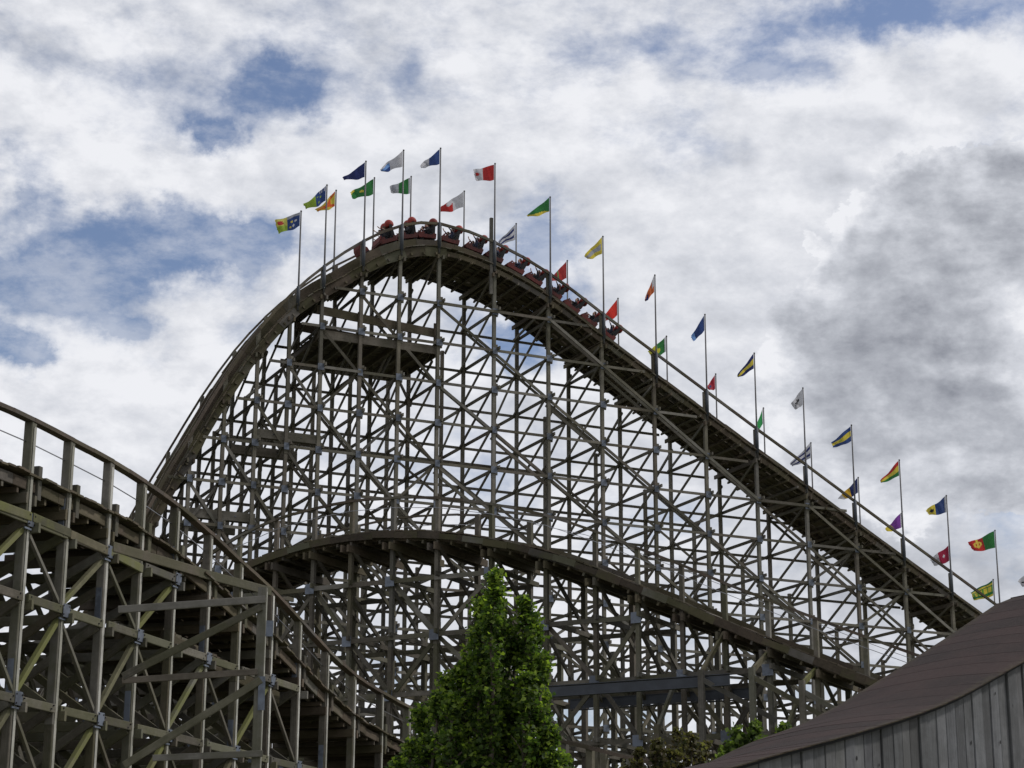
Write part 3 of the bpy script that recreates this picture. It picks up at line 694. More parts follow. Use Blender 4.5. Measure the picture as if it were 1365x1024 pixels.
def rider_mesh(pose, cloth):
    hx = .36
    J = {'pelvis': ((0, 0, .12), (.15, .12)), 'belly': ((-.02, 0, .27), (.14, .11)), 'chest': ((-.05, 0, .43), (.16, .11)), 'neck': ((-.04, 0, .56), .05), 'jaw': ((-.015, 0, .635), (.065, .07)), 'head': ((-.02, 0, .71), (.078, .088)), 'crown': ((-.03, 0, .77), .06),
         'nose': ((.072, 0, .675), .012)}
    E_ = [('pelvis', 'belly'), ('belly', 'chest'), ('chest', 'neck'), ('neck', 'jaw'), ('jaw', 'head'), ('head', 'crown'), ('jaw', 'nose')]
    for sd_, y in (('l', .1), ('r', -.1)):
        J['hip' + sd_] = ((.06, y, .1), .08); J['knee' + sd_] = ((hx, y * 1.15, .17), .06); J['ank' + sd_] = ((hx + .1, y * 1.1, -.14), .04); J['toe' + sd_] = ((hx + .24, y * 1.1, -.17), .035)
        E_ += [('pelvis', 'hip' + sd_), ('hip' + sd_, 'knee' + sd_), ('knee' + sd_, 'ank' + sd_), ('ank' + sd_, 'toe' + sd_)]
        J['sh' + sd_] = ((-.05, y * 1.75, .47), .062)
        if pose == 'up':
            J['elb' + sd_] = ((.06, y * 2.3, .68), .043); J['wr' + sd_] = ((.12, y * 2.0, .90), .03); hd = Vector((.13, y * 2.0, .93)); ax = Vector((.02, 0, 1))
        elif pose == 'bar':
            J['elb' + sd_] = ((.12, y * 2.2, .30), .043); J['wr' + sd_] = ((.32, y * 1.3, .36), .03); hd = Vector((.34, y * 1.3, .37)); ax = Vector((.8, 0, .3))
        else:
            k = 1 if y > 0 else .5
            J['elb' + sd_] = ((.14, y * 2.3, .30 + .3 * (y > 0)), .043); J['wr' + sd_] = ((.28, y * 1.6, .36 + .4 * (y > 0)), .03); hd = Vector((.3, y * 1.6, .38 + .42 * (y > 0))); ax = Vector((.5, 0, .8))
        ax.normalize(); side = Vector((0, 1, 0))
        J['palm' + sd_] = (tuple(hd + ax * .03), (.034, .02))
        E_ += [('chest', 'sh' + sd_), ('sh' + sd_, 'elb' + sd_), ('elb' + sd_, 'wr' + sd_), ('wr' + sd_, 'palm' + sd_)]
        for q, (o_, ln_) in enumerate(((-.028, .05), (-.01, .06), (.010, .058), (.028, .045))):
            J[f'f{q}{sd_}'] = (tuple(hd + ax * (.05 + ln_) + side * o_), .008); E_.append(('palm' + sd_, f'f{q}{sd_}'))
        J['th' + sd_] = (tuple(hd + ax * .05 - side * .05 * (1 if y > 0 else -1)), .009); E_.append(('palm' + sd_, 'th' + sd_))
    def split(c):
        if c.z > .585 and abs(c.y) < .12 and c.x < .12: return 1
        for s_ in 'lr':
            w_ = Vector(J['wr' + s_][0])
            if (c - w_).length < .17 and (c - Vector(J['elb' + s_][0])).length > .14: return 1
        return 2 if c.z < .2 and c.x > .08 else 0
    return skin_body('rider_' + pose, J, E_, [cloth, 'skin', 'cloth_dark'], split)
poses = [rider_mesh('half', 'cloth_dark'), rider_mesh('bar', 'cloth_blue'), rider_mesh('half', 'cloth_blue'), rider_mesh('bar', 'cloth_dark')]
def hair_mesh():
    V, F = [], []; n, m = 12, 6
    for i in range(m + 1):
        th = math.pi * .62 * i / m
        for k in range(n):
            a = 2 * math.pi * k / n; fr = .80 if math.cos(a) > .5 and i > 3 else 1.06
            V.append((-.035 + .092 * fr * math.sin(th) * math.cos(a) - .012, .094 * math.sin(th) * math.sin(a) * fr, .715 + .112 * math.cos(th) * fr))
    for i in range(m):
        for k in range(n): F.append((i * n + k, (i + 1) * n + k, (i + 1) * n + (k + 1) % n, i * n + (k + 1) % n))
    me = bpy.data.meshes.new('hair'); me.from_pydata(V, [], F); me.materials.append(M['hair']); add_attrs(me, V)
    me.polygons.foreach_set('use_smooth', [True] * len(F)); return me
hairm = hair_mesh()
def extrude_profile(pts, y0, y1, inset=.0):
    """side profile (x,z) extruded across y, edges pulled in a little"""
    n = len(pts); cx = sum(p[0] for p in pts) / n; cz = sum(p[1] for p in pts) / n
    V = []
    rows = [(y0, .93), (y0 + .04, 1), (y1 - .04, 1), (y1, .93)]
    for y, k in rows: V += [(cx + (x - cx) * k, y, cz + (z - cz) * k) for x, z in pts]
    F = [tuple(range(n)), tuple(3 * n + i for i in reversed(range(n)))]
    for r in range(3):
        for i in range(n): F.append((r * n + i, (r + 1) * n + i, (r + 1) * n + (i + 1) % n, r * n + (i + 1) % n))
    return V, F
def dome(cx, cy, cz, rx, ry, rz, V, F, n=12, m=7, lo=-.5):
    b = len(V)
    for i in range(m + 1):
        t = math.pi / 2 - (math.pi / 2 - lo) * i / m
        for k in range(n):
            a = 2 * math.pi * k / n; V.append((cx + rx * math.cos(t) * math.cos(a), cy + ry * math.cos(t) * math.sin(a), cz + rz * math.sin(t)))
    for i in range(m):
        for k in range(n): F.append((b + i * n + k, b + (i + 1) * n + k, b + (i + 1) * n + (k + 1) % n, b + i * n + (k + 1) % n))
    F.append(tuple(b + m * n + k for k in reversed(range(n))))
def car_parts():
    P = []
    # tub : low nose rising to the seat back  (x forward)
    V, F = extrude_profile([(-.50, .02), (.52, .02), (.60, .12), (.56, .22), (.30, .40), (.22, .40), (.18, .24), (-.30, .22), (-.38, .34), (-.54, .30)], -.56, .56); P.append(('tub', V, F, 'car_red', None))
    V, F = extrude_profile([(.50, .20), (.58, .22), (.36, .52), (.28, .50)], -.5, .5); P.append(('nose_panel', V, F, 'car_red', None))
    V, F = extrude_profile([(-.30, .22), (-.12, .20), (-.14, .28), (-.26, .32), (-.36, .92), (-.50, .90), (-.44, .3)], -.5, .5); P.append(('seat', V, F, 'car_dark', None))
    for y in (-.26, .26):
        V, F = [], []; dome(-.46, y, .93, .23, .25, .25, V, F); P.append(('headrest', V, F, 'car_head', None))
        V, F = tube_geo([(-.12, y - .16, .30), (.04, y - .16, .42), (.08, y, .46), (.04, y + .16, .42), (-.12, y + .16, .30)], .022, 6); P.append(('lap_bar', V, F, 'car_dark', None))
    for y in (-.5, .5):
        for x in (-.28, .30):
            V, F = tube_geo([(x, y - .05, -.02), (x, y + .05, -.02)], .10, 12); P.append(('wheel', V, F, 'car_dark', None))
    V, F = tube_geo([(-.62, 0, .06), (-.5, 0, .06)], .04, 6); P.append(('coupling', V, F, 'car_dark', None))
    out = []
    for nm, V, F, mt, _ in P:
        me = bpy.data.meshes.new(nm); me.from_pydata([tuple(v) for v in V], [], F); me.materials.append(M[mt]); add_attrs(me, [tuple(v) for v in V])
        if nm in ('headrest', 'lap_bar', 'wheel'): me.polygons.foreach_set('use_smooth', [True] * len(F))
        out.append((nm, me))
    return out
carp = car_parts()
ords = ['leading', 'second', 'third', 'fourth', 'fifth', 'sixth', 'seventh', 'eighth', 'ninth', 'tenth', 'eleventh', 'rearmost']
fx = 1.15
for i, s in enumerate(carS):
    sl_ = math.atan((dkM(s - .8) - dkM(s)) / .8); s -= .12 * (i < 4) + .46 * math.cos(sl_) + .93 * math.sin(sl_)
    z = dkM(s) + .64
    slp = (dkM(s - .4) - dkM(s + .4)) / .8          # travelling towards -s
    fwd = (-LM.d + Vector((0, 0, slp))).normalized(); left = Vector((0, 0, 1)).cross(fwd).normalized(); up = fwd.cross(left)
    rot = Matrix((fwd, left, up)).transposed().to_quaternion()
    base = LM.pt(s, fx, z)
    desc = {0: 'leading red car of the train, tipping over the crest beside the first tall flagpoles', 11: 'rearmost red car, last of the train on the slope'}.get(i, f'red open car with rounded headrests, {ords[i]} from the front of the train')
    c = empty('coaster_car', base, desc, 'train car', 'cars of the coaster train'); c.rotation_mode = 'QUATERNION'; c.rotation_quaternion = rot
    for nm, me in carp:
        o = bpy.data.objects.new(nm, me); link(o, c)
        if nm in ('tub', 'nose_panel'): o.scale = (.90, 1.04, .92)
    for j, y in enumerate((.27, -.27)):
        if i in (10,) and j == 1: continue
        p = poses[(i * 3 + j * 2 + (i // 2)) % 4]
        side_n = 'near' if j == (0 if left.dot(LM.n) < 0 else 1) else 'far'
        pn = {'up': 'arms raised high', 'bar': 'hands on the lap bar', 'half': 'one arm raised'}[p.name.split('_')[1].split('.')[0]]
        b = bpy.data.objects.new('person', p); link(b); b.location = base + fwd * (-.08) + left * y + up * .15
        b.rotation_mode = 'QUATERNION'; b.rotation_quaternion = rot; b.scale = (.94,) * 3
        tag(b, f'rider with {pn} in the {side_n} seat of the {ords[i]} train car', 'person', 'riders on the train')
        h = bpy.data.objects.new('hair', hairm); link(h, b)
# red wedge nose ahead of the leading car
s = carS[0] - 1.22; z = dkM(s) + .60
slp = (dkM(s - .4) - dkM(s + .4)) / .8; fwd = (-LM.d + Vector((0, 0, slp))).normalized(); left = Vector((0, 0, 1)).cross(fwd).normalized(); up = fwd.cross(left)
c = empty('front_bogie', LM.pt(s, fx, z), 'small red nose unit rolling ahead of the leading car', 'train car'); c.rotation_mode = 'QUATERNION'; c.rotation_quaternion = Matrix((fwd, left, up)).transposed().to_quaternion()
V, F = extrude_profile([(-.20, .02), (.16, .02), (.24, .12), (.22, .40), (.12, .60), (.0, .60), (-.10, .34), (-.18, .26)], -.42, .42); mesh_obj('nose_shell', V, F, 'car_red', c)
for y in (-.5, .5): V, F = tube_geo([(0, y - .05, -.02), (0, y + .05, -.02)], .1, 12); mesh_obj('wheel', V, F, 'car_dark', c)

# ---------- flags
mflag, gf, bf = newmat('flag_cloth'); ca = attr(gf, 'Col').outputs['Color']
pos = gf.t.nodes.new('ShaderNodeNewGeometry').outputs['Position']
fn = gf.noise(pos, 9, 4, .6); fcol = gf.mix(gf.m('MULTIPLY', gf.smooth(fn, .35, .75), .45), ca, gf.mix(1.0, ca, (.45, .43, .42), 'MULTIPLY'))
gf.lk(fcol, bf.inputs['Base Color']); bf.inputs['Roughness'].default_value = .85
ftr = gf.t.nodes.new('ShaderNodeBsdfTranslucent'); gf.lk(fcol, ftr.inputs[0]); fms = gf.t.nodes.new('ShaderNodeMixShader'); fms.inputs[0].default_value = .5
gf.lk(bf.outputs[0], fms.inputs[1]); gf.lk(ftr.outputs[0], fms.inputs[2]); gf.lk(fms.outputs[0], gf.t.nodes['Material Output'].inputs[0]); M['flag'] = mflag
BLUE = (.035, .065, .20); NAVY = (.025, .035, .13); SKY = (.16, .30, .60); WHITE = (.50, .50, .54); GREEN = (.035, .17, .05); LIME = (.28, .40, .05); YEL = (.58, .48, .07); RED = (.42, .035, .035)
MAR = (.26, .02, .05); ORG = (.55, .13, .04); AMB = (.55, .34, .04); BLK = (.03, .03, .035); PUR = (.20, .06, .32); GREY = (.33, .34, .38); DG = (.03, .14, .06)
def disc(u, v, a, b, r): return ((u - a) * 1.5) ** 2 + (v - b) ** 2 < r * r
def halves(a, b, cut=.5, spot=None, sc=None, strip=None):
    def f(u, v):
        if strip and u < .06: return strip
        if spot and disc(u, v, *spot): return sc
        return a if u < cut else b
    return f
def hoops(cols, spot=None, sc=None, strip=None):
    def f(u, v):
        if strip and u < .06: return strip
        if spot and disc(u, v, *spot): return sc
        return cols[min(int(v * len(cols)), len(cols) - 1)]
    return f
def stars(u, v):
    if u < .5:
        if v < .22 and u < .3: return WHITE if int(u * 30) % 2 else BLUE
        if disc(u, v, .22, .5, .07) or disc(u, v, .36, .75, .07) or disc(u, v, .38, .35, .06): return LIME
        return BLUE
    return LIME
def f1(u, v):
    if u < .52:
        if v < .2: return GREY
        for a, b in ((.18, .5), (.36, .42), (.28, .72), (.42, .75)):
            if disc(u, v, a, b, .075): return YEL if a > .3 else WHITE
        return BLUE
    return RED if disc(u, v, .78, .35, .17) else (LIME if v > .55 else (.55, .50, .12))
def saltire(u, v):
    if abs(v - u) < .13 or abs(v - (1 - u)) < .10 or disc(u, v, .35, .5, .2): return (.62, .12, .04)
    return YEL
def ric(base, spot):
    def f(u, v): return spot if disc(u, v, .5, .5, .2) and not disc(u, v, .5, .5, .1) else base
    return f
def emblem(u, v):
    if u < .48: return GREEN
    if disc(u, v, .7, .45, .24) and not disc(u, v, .7, .45, .13): return (.60, .45, .08)
    if abs(u - .7) < .03 and v < .75: return (.60, .45, .08)
    return RED
def textband(u, v):
    k = min(int(v * 3), 2)
    if k == 1: return YEL if (int(u * 14) % 3) else (.12, .30, .05)
    if k == 0: return YEL if .4 < v * 3 < .8 else DG
    return GREEN if v < .9 else YEL
def bird(u, v):
    if abs(u - .5) < .055 and .2 < v < .75 or abs(v - .42) < .06 and .3 < u < .72 or abs((u - .5) - (v - .45)) < .06 and .3 < v < .7: return BLK
    return WHITE
def orange(u, v):
    if u < .25: return WHITE if v < .55 else ORG
    if u < .6: return ORG
    return NAVY if v > .4 else (.5, .2, .12)
# (row, x, y, hoist foot dy, fly upper dx dy, fly lower dx dy, design, label)
FL = [
 (0, 398.5, 285, 20, -34, 15, -30, 32, f1, 'blue and lime flag with white dots and a red spot, left of the crest'),
 (0, 432.7, 250, 22, -31, 24, -27, 31, stars, 'blue flag with dots and a lime fly end, second flag from the left'),
 (1, 448, 254, 22, -27, 25, -25, 27, saltire, 'yellow flag with a red cross, half behind the blue and lime flag'),
 (0, 484.4, 218, 22, -30, 24, -29, 27, lambda u, v: NAVY, 'plain navy flag left of the crest, narrowing to a point'),
 (1, 499, 237, 22, -33, 18, -31, 26, lambda u, v: YEL if disc(u, v, .5, .45, .13) or (u > .75 and v < .3) else GREEN, 'green flag with a yellow mark in the middle, just above the leading cars'),
 (0, 534.5, 203, 22, -33, 23, -30, 27, lambda u, v: WHITE if u < .55 or v < .25 else (SKY if v < .6 else BLUE), 'white flag with a blue fly end, second highest on the crest'),
 (1, 548, 235, 23, -29, 17, -28, 23, halves(GREEN, GREY, .55, strip=WHITE), 'green flag with a pale fly end, low between two tall crest poles'),
 (0, 583.7, 200, 21, -29, 20, -27, 24, lambda u, v: BLUE if u < .5 else (WHITE if v < .6 else GREY), 'navy flag with a pale worn fly end, highest of all the flags'),
 (1, 619, 254, 22, -32, 18, -31, 27, lambda u, v: WHITE if u < .45 or disc(u, v, .6, .2, .25) else RED, 'white flag with a red fly end, low to the right of the highest flag'),
 (0, 656.3, 220, 22, -30, 13, -27, 24, lambda u, v: RED if u < .55 or disc(u, v, .8, .5, .14) else WHITE, 'red flag with a white fly end beside the thick mast'),
 (1, 688.5, 297, 21, -25, 20, -22, 26, hoops([GREY, NAVY, WHITE, NAVY, WHITE], strip=WHITE), 'navy and white hooped flag hanging just above the sixth car'),
 (0, 730, 264, 20, -32, 22, -30, 25, lambda u, v: YEL if v > .82 - .6 * u + .15 else GREEN, 'green flag with a yellow lower edge, on the first tall pole below the crest'),
 (1, 757, 346, 24, -26, 27, -22, 29, lambda u, v: (.12, .25, .1) if abs(u - .5) < .05 or disc(u, v, .6, .6, .1) else (.42, .05, .05), 'faded red flag with a thin green mark, above the last cars'),
 (0, 800.5, 316, 23, -26, 23, -21, 29, hoops([YEL, GREY, YEL], strip=YEL), 'yellow flag with a pale grey band across it'),
 (1, 825, 396, 23, -21, 20, -17, 26, lambda u, v: WHITE if u > .85 else (.58, .04, .03), 'bright red flag with a white tip just right of the last car'),
 (0, 870, 367, 22, -15, 34, -14, 37, orange, 'orange and white flag hanging steeply with a navy tip'),
 (1, 890, 446, 21, -24, 14, -20, 24, lambda u, v: WHITE if u < .06 else (GREEN if u < .5 and not disc(u, v, .45, .6, .15) else (.5, .48, .05)), 'green flag with a yellow fly end crossing the handrail'),
 (0, 937, 419, 21, -20, 29, -16, 34, lambda u, v: SKY if u > .72 else BLUE, 'blue flag with a light blue tip, hanging steeply'),
 (1, 956, 496, 20, -15, 22, -12, 24, lambda u, v: NAVY if disc(u, v, .6, .5, .2) else (.40, .03, .05), 'dark red flag with a navy mark, beside the plain blue flag'),
 (0, 1003, 470, 20, -24, 28, -22, 31, hoops([NAVY, YEL, NAVY]), 'navy and yellow hooped flag narrowing to a dark point'),
 (1, 1020, 541, 21, -11, 24, -9, 26, halves((.04, .30, .09), (.04, .30, .09), .5, strip=WHITE), 'small plain green flag with a white hoist, just above the handrail'),
 (0, 1068, 516, 22, -19, 24, -13, 30, bird, 'white flag with a black bird shaped mark'),
 (1, 1083.5, 587, 20, -29, 26, -26, 30, hoops([WHITE, NAVY, WHITE, NAVY, GREY]), 'white flag with navy hoops crossing a tall pole'),
 (0, 1133, 565, 21, -28, 22, -25, 28, hoops([BLUE, YEL, BLUE], (.55, .5, .12), (.35, .38, .06)), 'blue flag with a broad yellow hoop and a small green crest'),
 (1, 1147, 633, 20, -29, 28, -22, 30, lambda u, v: NAVY if u < .42 else (AMB if u < .8 else WHITE), 'black and amber flag with a pale tip, below the blue and yellow hooped flag'),
 (0, 1197, 611, 20, -26, 26, -25, 29, hoops([RED, YEL, GREEN]), 'red, yellow and green striped flag'),
 (1, 1206, 678, 20, -22, 20, -19, 24, lambda u, v: WHITE if u < .07 else (PUR if u < .6 - .2 * v + .1 else YEL), 'purple flag with a yellow fly end'),
 (0, 1260, 658, 22, -30, 20, -27, 26, halves(BLUE, YEL, .52, (.72, .5, .17), BLK, strip=GREY), 'blue and yellow halved flag with a dark crest on the yellow'),
 (1, 1269, 722, 21, -25, 16, -21, 26, lambda u, v: (WHITE if disc(u, v, .28, .5, .1) else MAR) if u < .55 else (WHITE if not abs(v - .5) < .12 else GREY), 'maroon flag with a white fly end above the slope near the roof'),
 (0, 1325, 704, 22, -36, 15, -29, 26, emblem, 'green and red flag with a yellow emblem, rightmost full flag'),
 (1, 1328, 768, 21, -33, 17, -29, 27, textband, 'yellow and green hooped flag with lettering, lowest flag beside the roof'),
 (0, 1388, 749, 22, -34, 20, -28, 27, lambda u, v: BLK if disc(u, v, .85, .5, .1) else WHITE, 'white flag whose tip enters at the right edge above the roof'),
]
LETTERS = {}
for idx, (row, x, y, hh, ux, uy, lx, ly, des, lab) in enumerate(FL):
    off = 0 if row == 0 else WM
    s, top = LM.hit(x, y, off)
    base_h = dkM(s) - .35
    P0 = LM.pt(s, off + (-.16 if row == 0 else .16), 0)
    t = empty('flagpole', Vector((P0.x, P0.y, base_h)), f'{lab}', 'flag', 'flags on poles along the tall hill')
    V, F = tube_geo([(0, 0, 0), (0, 0, railM(s) - base_h), (0, 0, top - base_h)], [.05, .045, .034], 8); mesh_obj('pole', V, F, 'pole', t, True)
    V, F = tube_geo([(0, 0, .25), (0, 0, railM(s) - base_h + .05)], .085, 8); mesh_obj('sleeve', V, F, 'steel', t, True)
    V, F = [], []; dome(0, 0, top - base_h, .05, .05, .05, V, F, 8, 4, -1.5); mesh_obj('finial', V, F, 'pole', t, True)
    pp = proj(Vector((P0.x, P0.y, top))); mpx = pp[2] / FOC
    k = mpx; kz = mpx / math.cos(PITCH)
    Lr = 1.38
    def fly(dx, dy):
        X, Z = dx * k, -dy * kz; Yd = math.sqrt(max(Lr * Lr - X * X - Z * Z, .05)); return Vector((X, min(Yd, .85) * (1 if idx % 3 else -.7), Z))
    A, B = Vector((-.05, 0, -.03)), Vector((-.05, 0, -hh * kz)); C_, D = fly(ux, uy), fly(lx, ly)
    nu, nv = 26, 16; V = []; ph = random.uniform(0, 6.28); amp = random.uniform(.12, .22)
    for j in range(nv + 1):
        for i in range(nu + 1):
            u, v = i / nu, j / nv
            p = (A * (1 - v) + B * v) * (1 - u) + (C_ * (1 - v) + D * v) * u
            sag = math.sin(math.pi * u) * (.07 + .05 * v)
            wv_ = math.sin(2 * math.pi * (1.25 * u + .25 * v) + ph) * amp * u ** .6 + .03 * math.sin(2 * math.pi * (2.9 * u - .8 * v) + ph * 2) * u
            p = p + Vector((.45 * wv_ * .4, wv_ * 1.3, -sag * .5 + wv_ * .35 + .02 * math.sin(9 * u + 5 * v + ph)))
            if u > .96: p = p + Vector((random.uniform(0, .05), 0, random.uniform(-.02, .02)))
            V.append(p)
    F = [(j * (nu + 1) + i, j * (nu + 1) + i + 1, (j + 1) * (nu + 1) + i + 1, (j + 1) * (nu + 1) + i) for j in range(nv) for i in range(nu)]
    me = bpy.data.meshes.new('flag'); me.from_pydata([tuple(v) for v in V], [], F); me.materials.append(mflag); me.polygons.foreach_set('use_smooth', [True] * len(F))
    ca_ = me.color_attributes.new('Col', 'FLOAT_COLOR', 'CORNER'); C4 = []
    for j in range(nv):
        for i in range(nu):
            c_ = des((i + .5) / nu, (j + .5) / nv); C4 += [(*c_, 1)] * 4
    ca_.data.foreach_set('color', np.array(C4, dtype=np.float32).ravel())
    o = bpy.data.objects.new('flag', me); link(o, t); o.location = (0, 0, top - base_h)

# ---------- foliage
def leaves(name, pts, size, mat, parent, nrm_out=None, tipf=None):
    """pts: (n,3) leaf centres; one folded leaf of four triangles each"""
    n = len(pts); pts = np.asarray(pts, dtype=np.float64)
    d = rng.normal(size=(n, 3)); d[:, 2] = d[:, 2] * .6 - .15; d /= np.linalg.norm(d, axis=1)[:, None]
    if nrm_out is not None:
        d = d + nrm_out * .5; d /= np.linalg.norm(d, axis=1)[:, None]
    a = rng.normal(size=(n, 3)); a[:, 2] += .8; b = np.cross(d, a); b /= np.linalg.norm(b, axis=1)[:, None]
    up = np.cross(b, d); sz = size * rng.uniform(.6, 1.25, (n, 1)); w = sz * .42
    base = pts - d * sz * .5; tip = pts + d * sz * .5 - up * sz * .12
    l1 = pts - d * sz * .08 + b * w + up * w * .35; r1 = pts - d * sz * .08 - b * w + up * w * .35
    V = np.stack([base, r1, tip, l1], 1).reshape(-1, 3); i0 = np.arange(n) * 4
    F = np.concatenate([np.stack([i0, i0 + 1, i0 + 2], 1), np.stack([i0, i0 + 2, i0 + 3], 1)], 0)
    me = bpy.data.meshes.new(name); me.vertices.add(len(V)); me.vertices.foreach_set('co', V.astype(np.float32).ravel())
    me.loops.add(len(F) * 3); me.loops.foreach_set('vertex_index', F.astype(np.int32).ravel())
    me.polygons.add(len(F)); me.polygons.foreach_set('loop_start', np.arange(len(F), dtype=np.int32) * 3); me.update(calc_edges=True); me.validate()
    rn = np.repeat(rng.uniform(0, 1, n), 4); tp = np.repeat(tipf if tipf is not None else np.zeros(n), 4)
    a1 = me.attributes.new('rnd', 'FLOAT', 'POINT'); a1.data.foreach_set('value', rn.astype(np.float32))
    a2 = me.attributes.new('tip', 'FLOAT', 'POINT'); a2.data.foreach_set('value', tp.astype(np.float32))
    me.materials.append(M[mat]); o = bpy.data.objects.new(name, me); link(o, parent); return o
def grow(name, label, base, leaders, size, mat, n_per_m, kind='tree', cat='tree', spread=.34, trunk_r=.12, group=None):
    """leaders: (x, y, ztop, radius) in world coordinates; twigs leave each leader and carry leaf clusters"""
    t = empty(name, base, label, cat, group); b = Vector(base)
    TV, TF = [], []; LP_, OUT, TIP = [], [], []
    trunk_top = min(l[2] for l in leaders) * .55
    V, F = tube_geo([(0, 0, 0), (.02, .03, trunk_top * .5), (0, 0, trunk_top)], [trunk_r, trunk_r * .85, trunk_r * .7], 10); mesh_obj('trunk', V, F, 'bark', t, True)
    for (lx, ly, zt, rad) in leaders:
        z0 = trunk_top * random.uniform(.55, .95)
        path = []
        for k in range(7):
            u = k / 6; e = min(1, u * 1.7)
            path.append(Vector((b.x + (lx - b.x) * e + random.gauss(0, .03), b.y + (ly - b.y) * e + random.gauss(0, .03), z0 + (zt - z0) * u)) - b)
        V, F = tube_geo(path, [trunk_r * .45 * (1 - u / 6.6) + .006 for u in range(7)], 6); mesh_obj('limb', V, F, 'bark', t, True)
        H = zt - z0; nt_ = int(H * n_per_m)
        for _ in range(nt_):
            u = 1 - random.random() ** 1.25 * .98
            a_g = random.choice((0, 1.3, 2.6))
            i = min(int(u * 6), 5); p = path[i].lerp(path[i + 1], u * 6 - i)
            if math.sin(7.3 * (lx * 3 + a_g) + u * 21) > .55 and u < .9: continue
            r = rad * min(1, ((1 - u) * H / .9) ** .62 + .10) * random.uniform(.45, 1.3)
            a = random.uniform(0, 2 * math.pi); dirn = Vector((math.cos(a), math.sin(a), random.uniform(.5, 1.3))).normalized()
            q = p + dirn * r
            tube_geo([p, p.lerp(q, .6) + Vector((0, 0, .02)), q], [.011, .007, .003], 4, TV, TF)
            m = random.randint(14, 26)
            for k in range(m):
                w = random.uniform(.25, 1.05); c = p.lerp(q, w) + Vector((random.gauss(0, .055), random.gauss(0, .055), random.gauss(0, .05)))
                LP_.append(c); OUT.append(dirn); TIP.append(max(0., min(1., (w - .75) * 3.4 * random.random() + (.55 * random.random() if (u > .93 and w > .6) else 0))))
    mesh_obj('twig', TV, TF, 'bark', t); t.children[-1]['kind'] = 'stuff'
    OUT_ = np.array([tuple(v) for v in OUT]); o = leaves('crown', np.array([tuple(v) for v in LP_]), size, mat, t, OUT_, np.array(TIP)); o['kind'] = 'stuff'
    return t
def LD(tab, Y, dep):
    out = []
    for (x, y, r) in tab:
        yy = Y + random.uniform(-dep, dep); p = at(x, y, yy); out.append((p.x, yy, p.z - .05, r))
    return out
YT = 27.0
tb = [(660, 762, .17), (662, 775, .22), (648, 800, .22), (706, 797, .17), (712, 812, .17), (640, 838, .26), (672, 830, .26), (690, 850, .22), (722, 868, .16), (628, 862, .24), (612, 890, .24), (655, 880, .3), (600, 902, .2), (580, 925, .22), (700, 900, .28),
      (724, 925, .2), (566, 945, .2), (605, 930, .3), (640, 930, .3), (680, 930, .3), (738, 968, .18), (548, 990, .18), (575, 985, .3), (610, 985, .3), (650, 985, .3), (700, 985, .3), (758, 1008, .16), (742, 1000, .2), (535, 1012, .14)]
grow('tree', 'upright green broadleaved tree with two leafy spires in front of the coaster', (at(655, 1000, YT).x, YT, 0), LD(tb, YT, .6), .074, 'leaf', 40, trunk_r=.13)
ts = [(880, 985, .5), (905, 972, .45), (925, 978, .5), (945, 990, .5), (855, 1000, .5), (895, 1000, .6), (930, 1005, .6), (960, 1004, .4)]
grow('shrub', 'dark bushy tree with brownish leaf tips under the steel girders', (at(905, 1000, 57).x, 57, 0), LD(ts, 57, 1.0), .15, 'leaf_dark', 14, trunk_r=.12, cat='tree')
tl = [(985, 968, .4), (1008, 962, .35), (1048, 963, .3), (1020, 985, .4), (975, 990, .4), (1000, 1000, .5), (960, 1006, .4), (1060, 975, .25), (1035, 985, .35)]
grow('shrub', 'bright green bush showing just above the lower end of the shingle roof', (at(1005, 1000, 42).x, 42, 0), LD(tl, 42, .8), .12, 'leaf_lime', 16, trunk_r=.1, cat='tree')
tl2 = [(330, 985, .5), (300, 1005, .5), (200, 1000, .5), (270, 1015, .5), (120, 1010, .5)]
grow('shrub', 'dark bush glimpsed through the lattice of the near trestle', (at(250, 1000, 75).x, 75, 0), LD(tl2, 75, 1.2), .2, 'leaf_dark', 10, trunk_r=.12, cat='tree')

# ---------- timber building with swooping roof on the right
LB = Line((at(1025, 1005, 20).x, 20), 46, 1)     # n points into the building (away from the camera)
eave = [LB.hit(x, y) for x, y in ((905, 1042), (930, 1034), (1025, 1005), (1120, 979), (1210, 951), (1265, 929), (1325, 896), (1365, 873), (1420, 838), (1480, 800))]
RD = 1.95
ridge = [LB.hit(x, y, RD) for x, y in ((800, 1052), (880, 1036), (930, 1024), (1000, 989), (1060, 968), (1110, 944), (1155, 916), (1200, 888), (1257, 851), (1300, 822), (1336, 797), (1348, 793), (1365, 791), (1420, 786), (1480, 780))]
he = interp(eave)
rs = [a for a, _ in ridge]; rh = [b for _, b in ridge]
def hr(s): return float(np.interp(s, rs, rh))
sB0, sB1 = eave[0][0] - .9, max(eave[-1][0], rs[-1]) + .3
bt = empty('timber_building', LB.pt((sB0 + sB1) / 2, 1.2, 0), 'weathered plank building with a swooping brown felt roof at the lower right', 'building')
bl = Vector(bt.location)
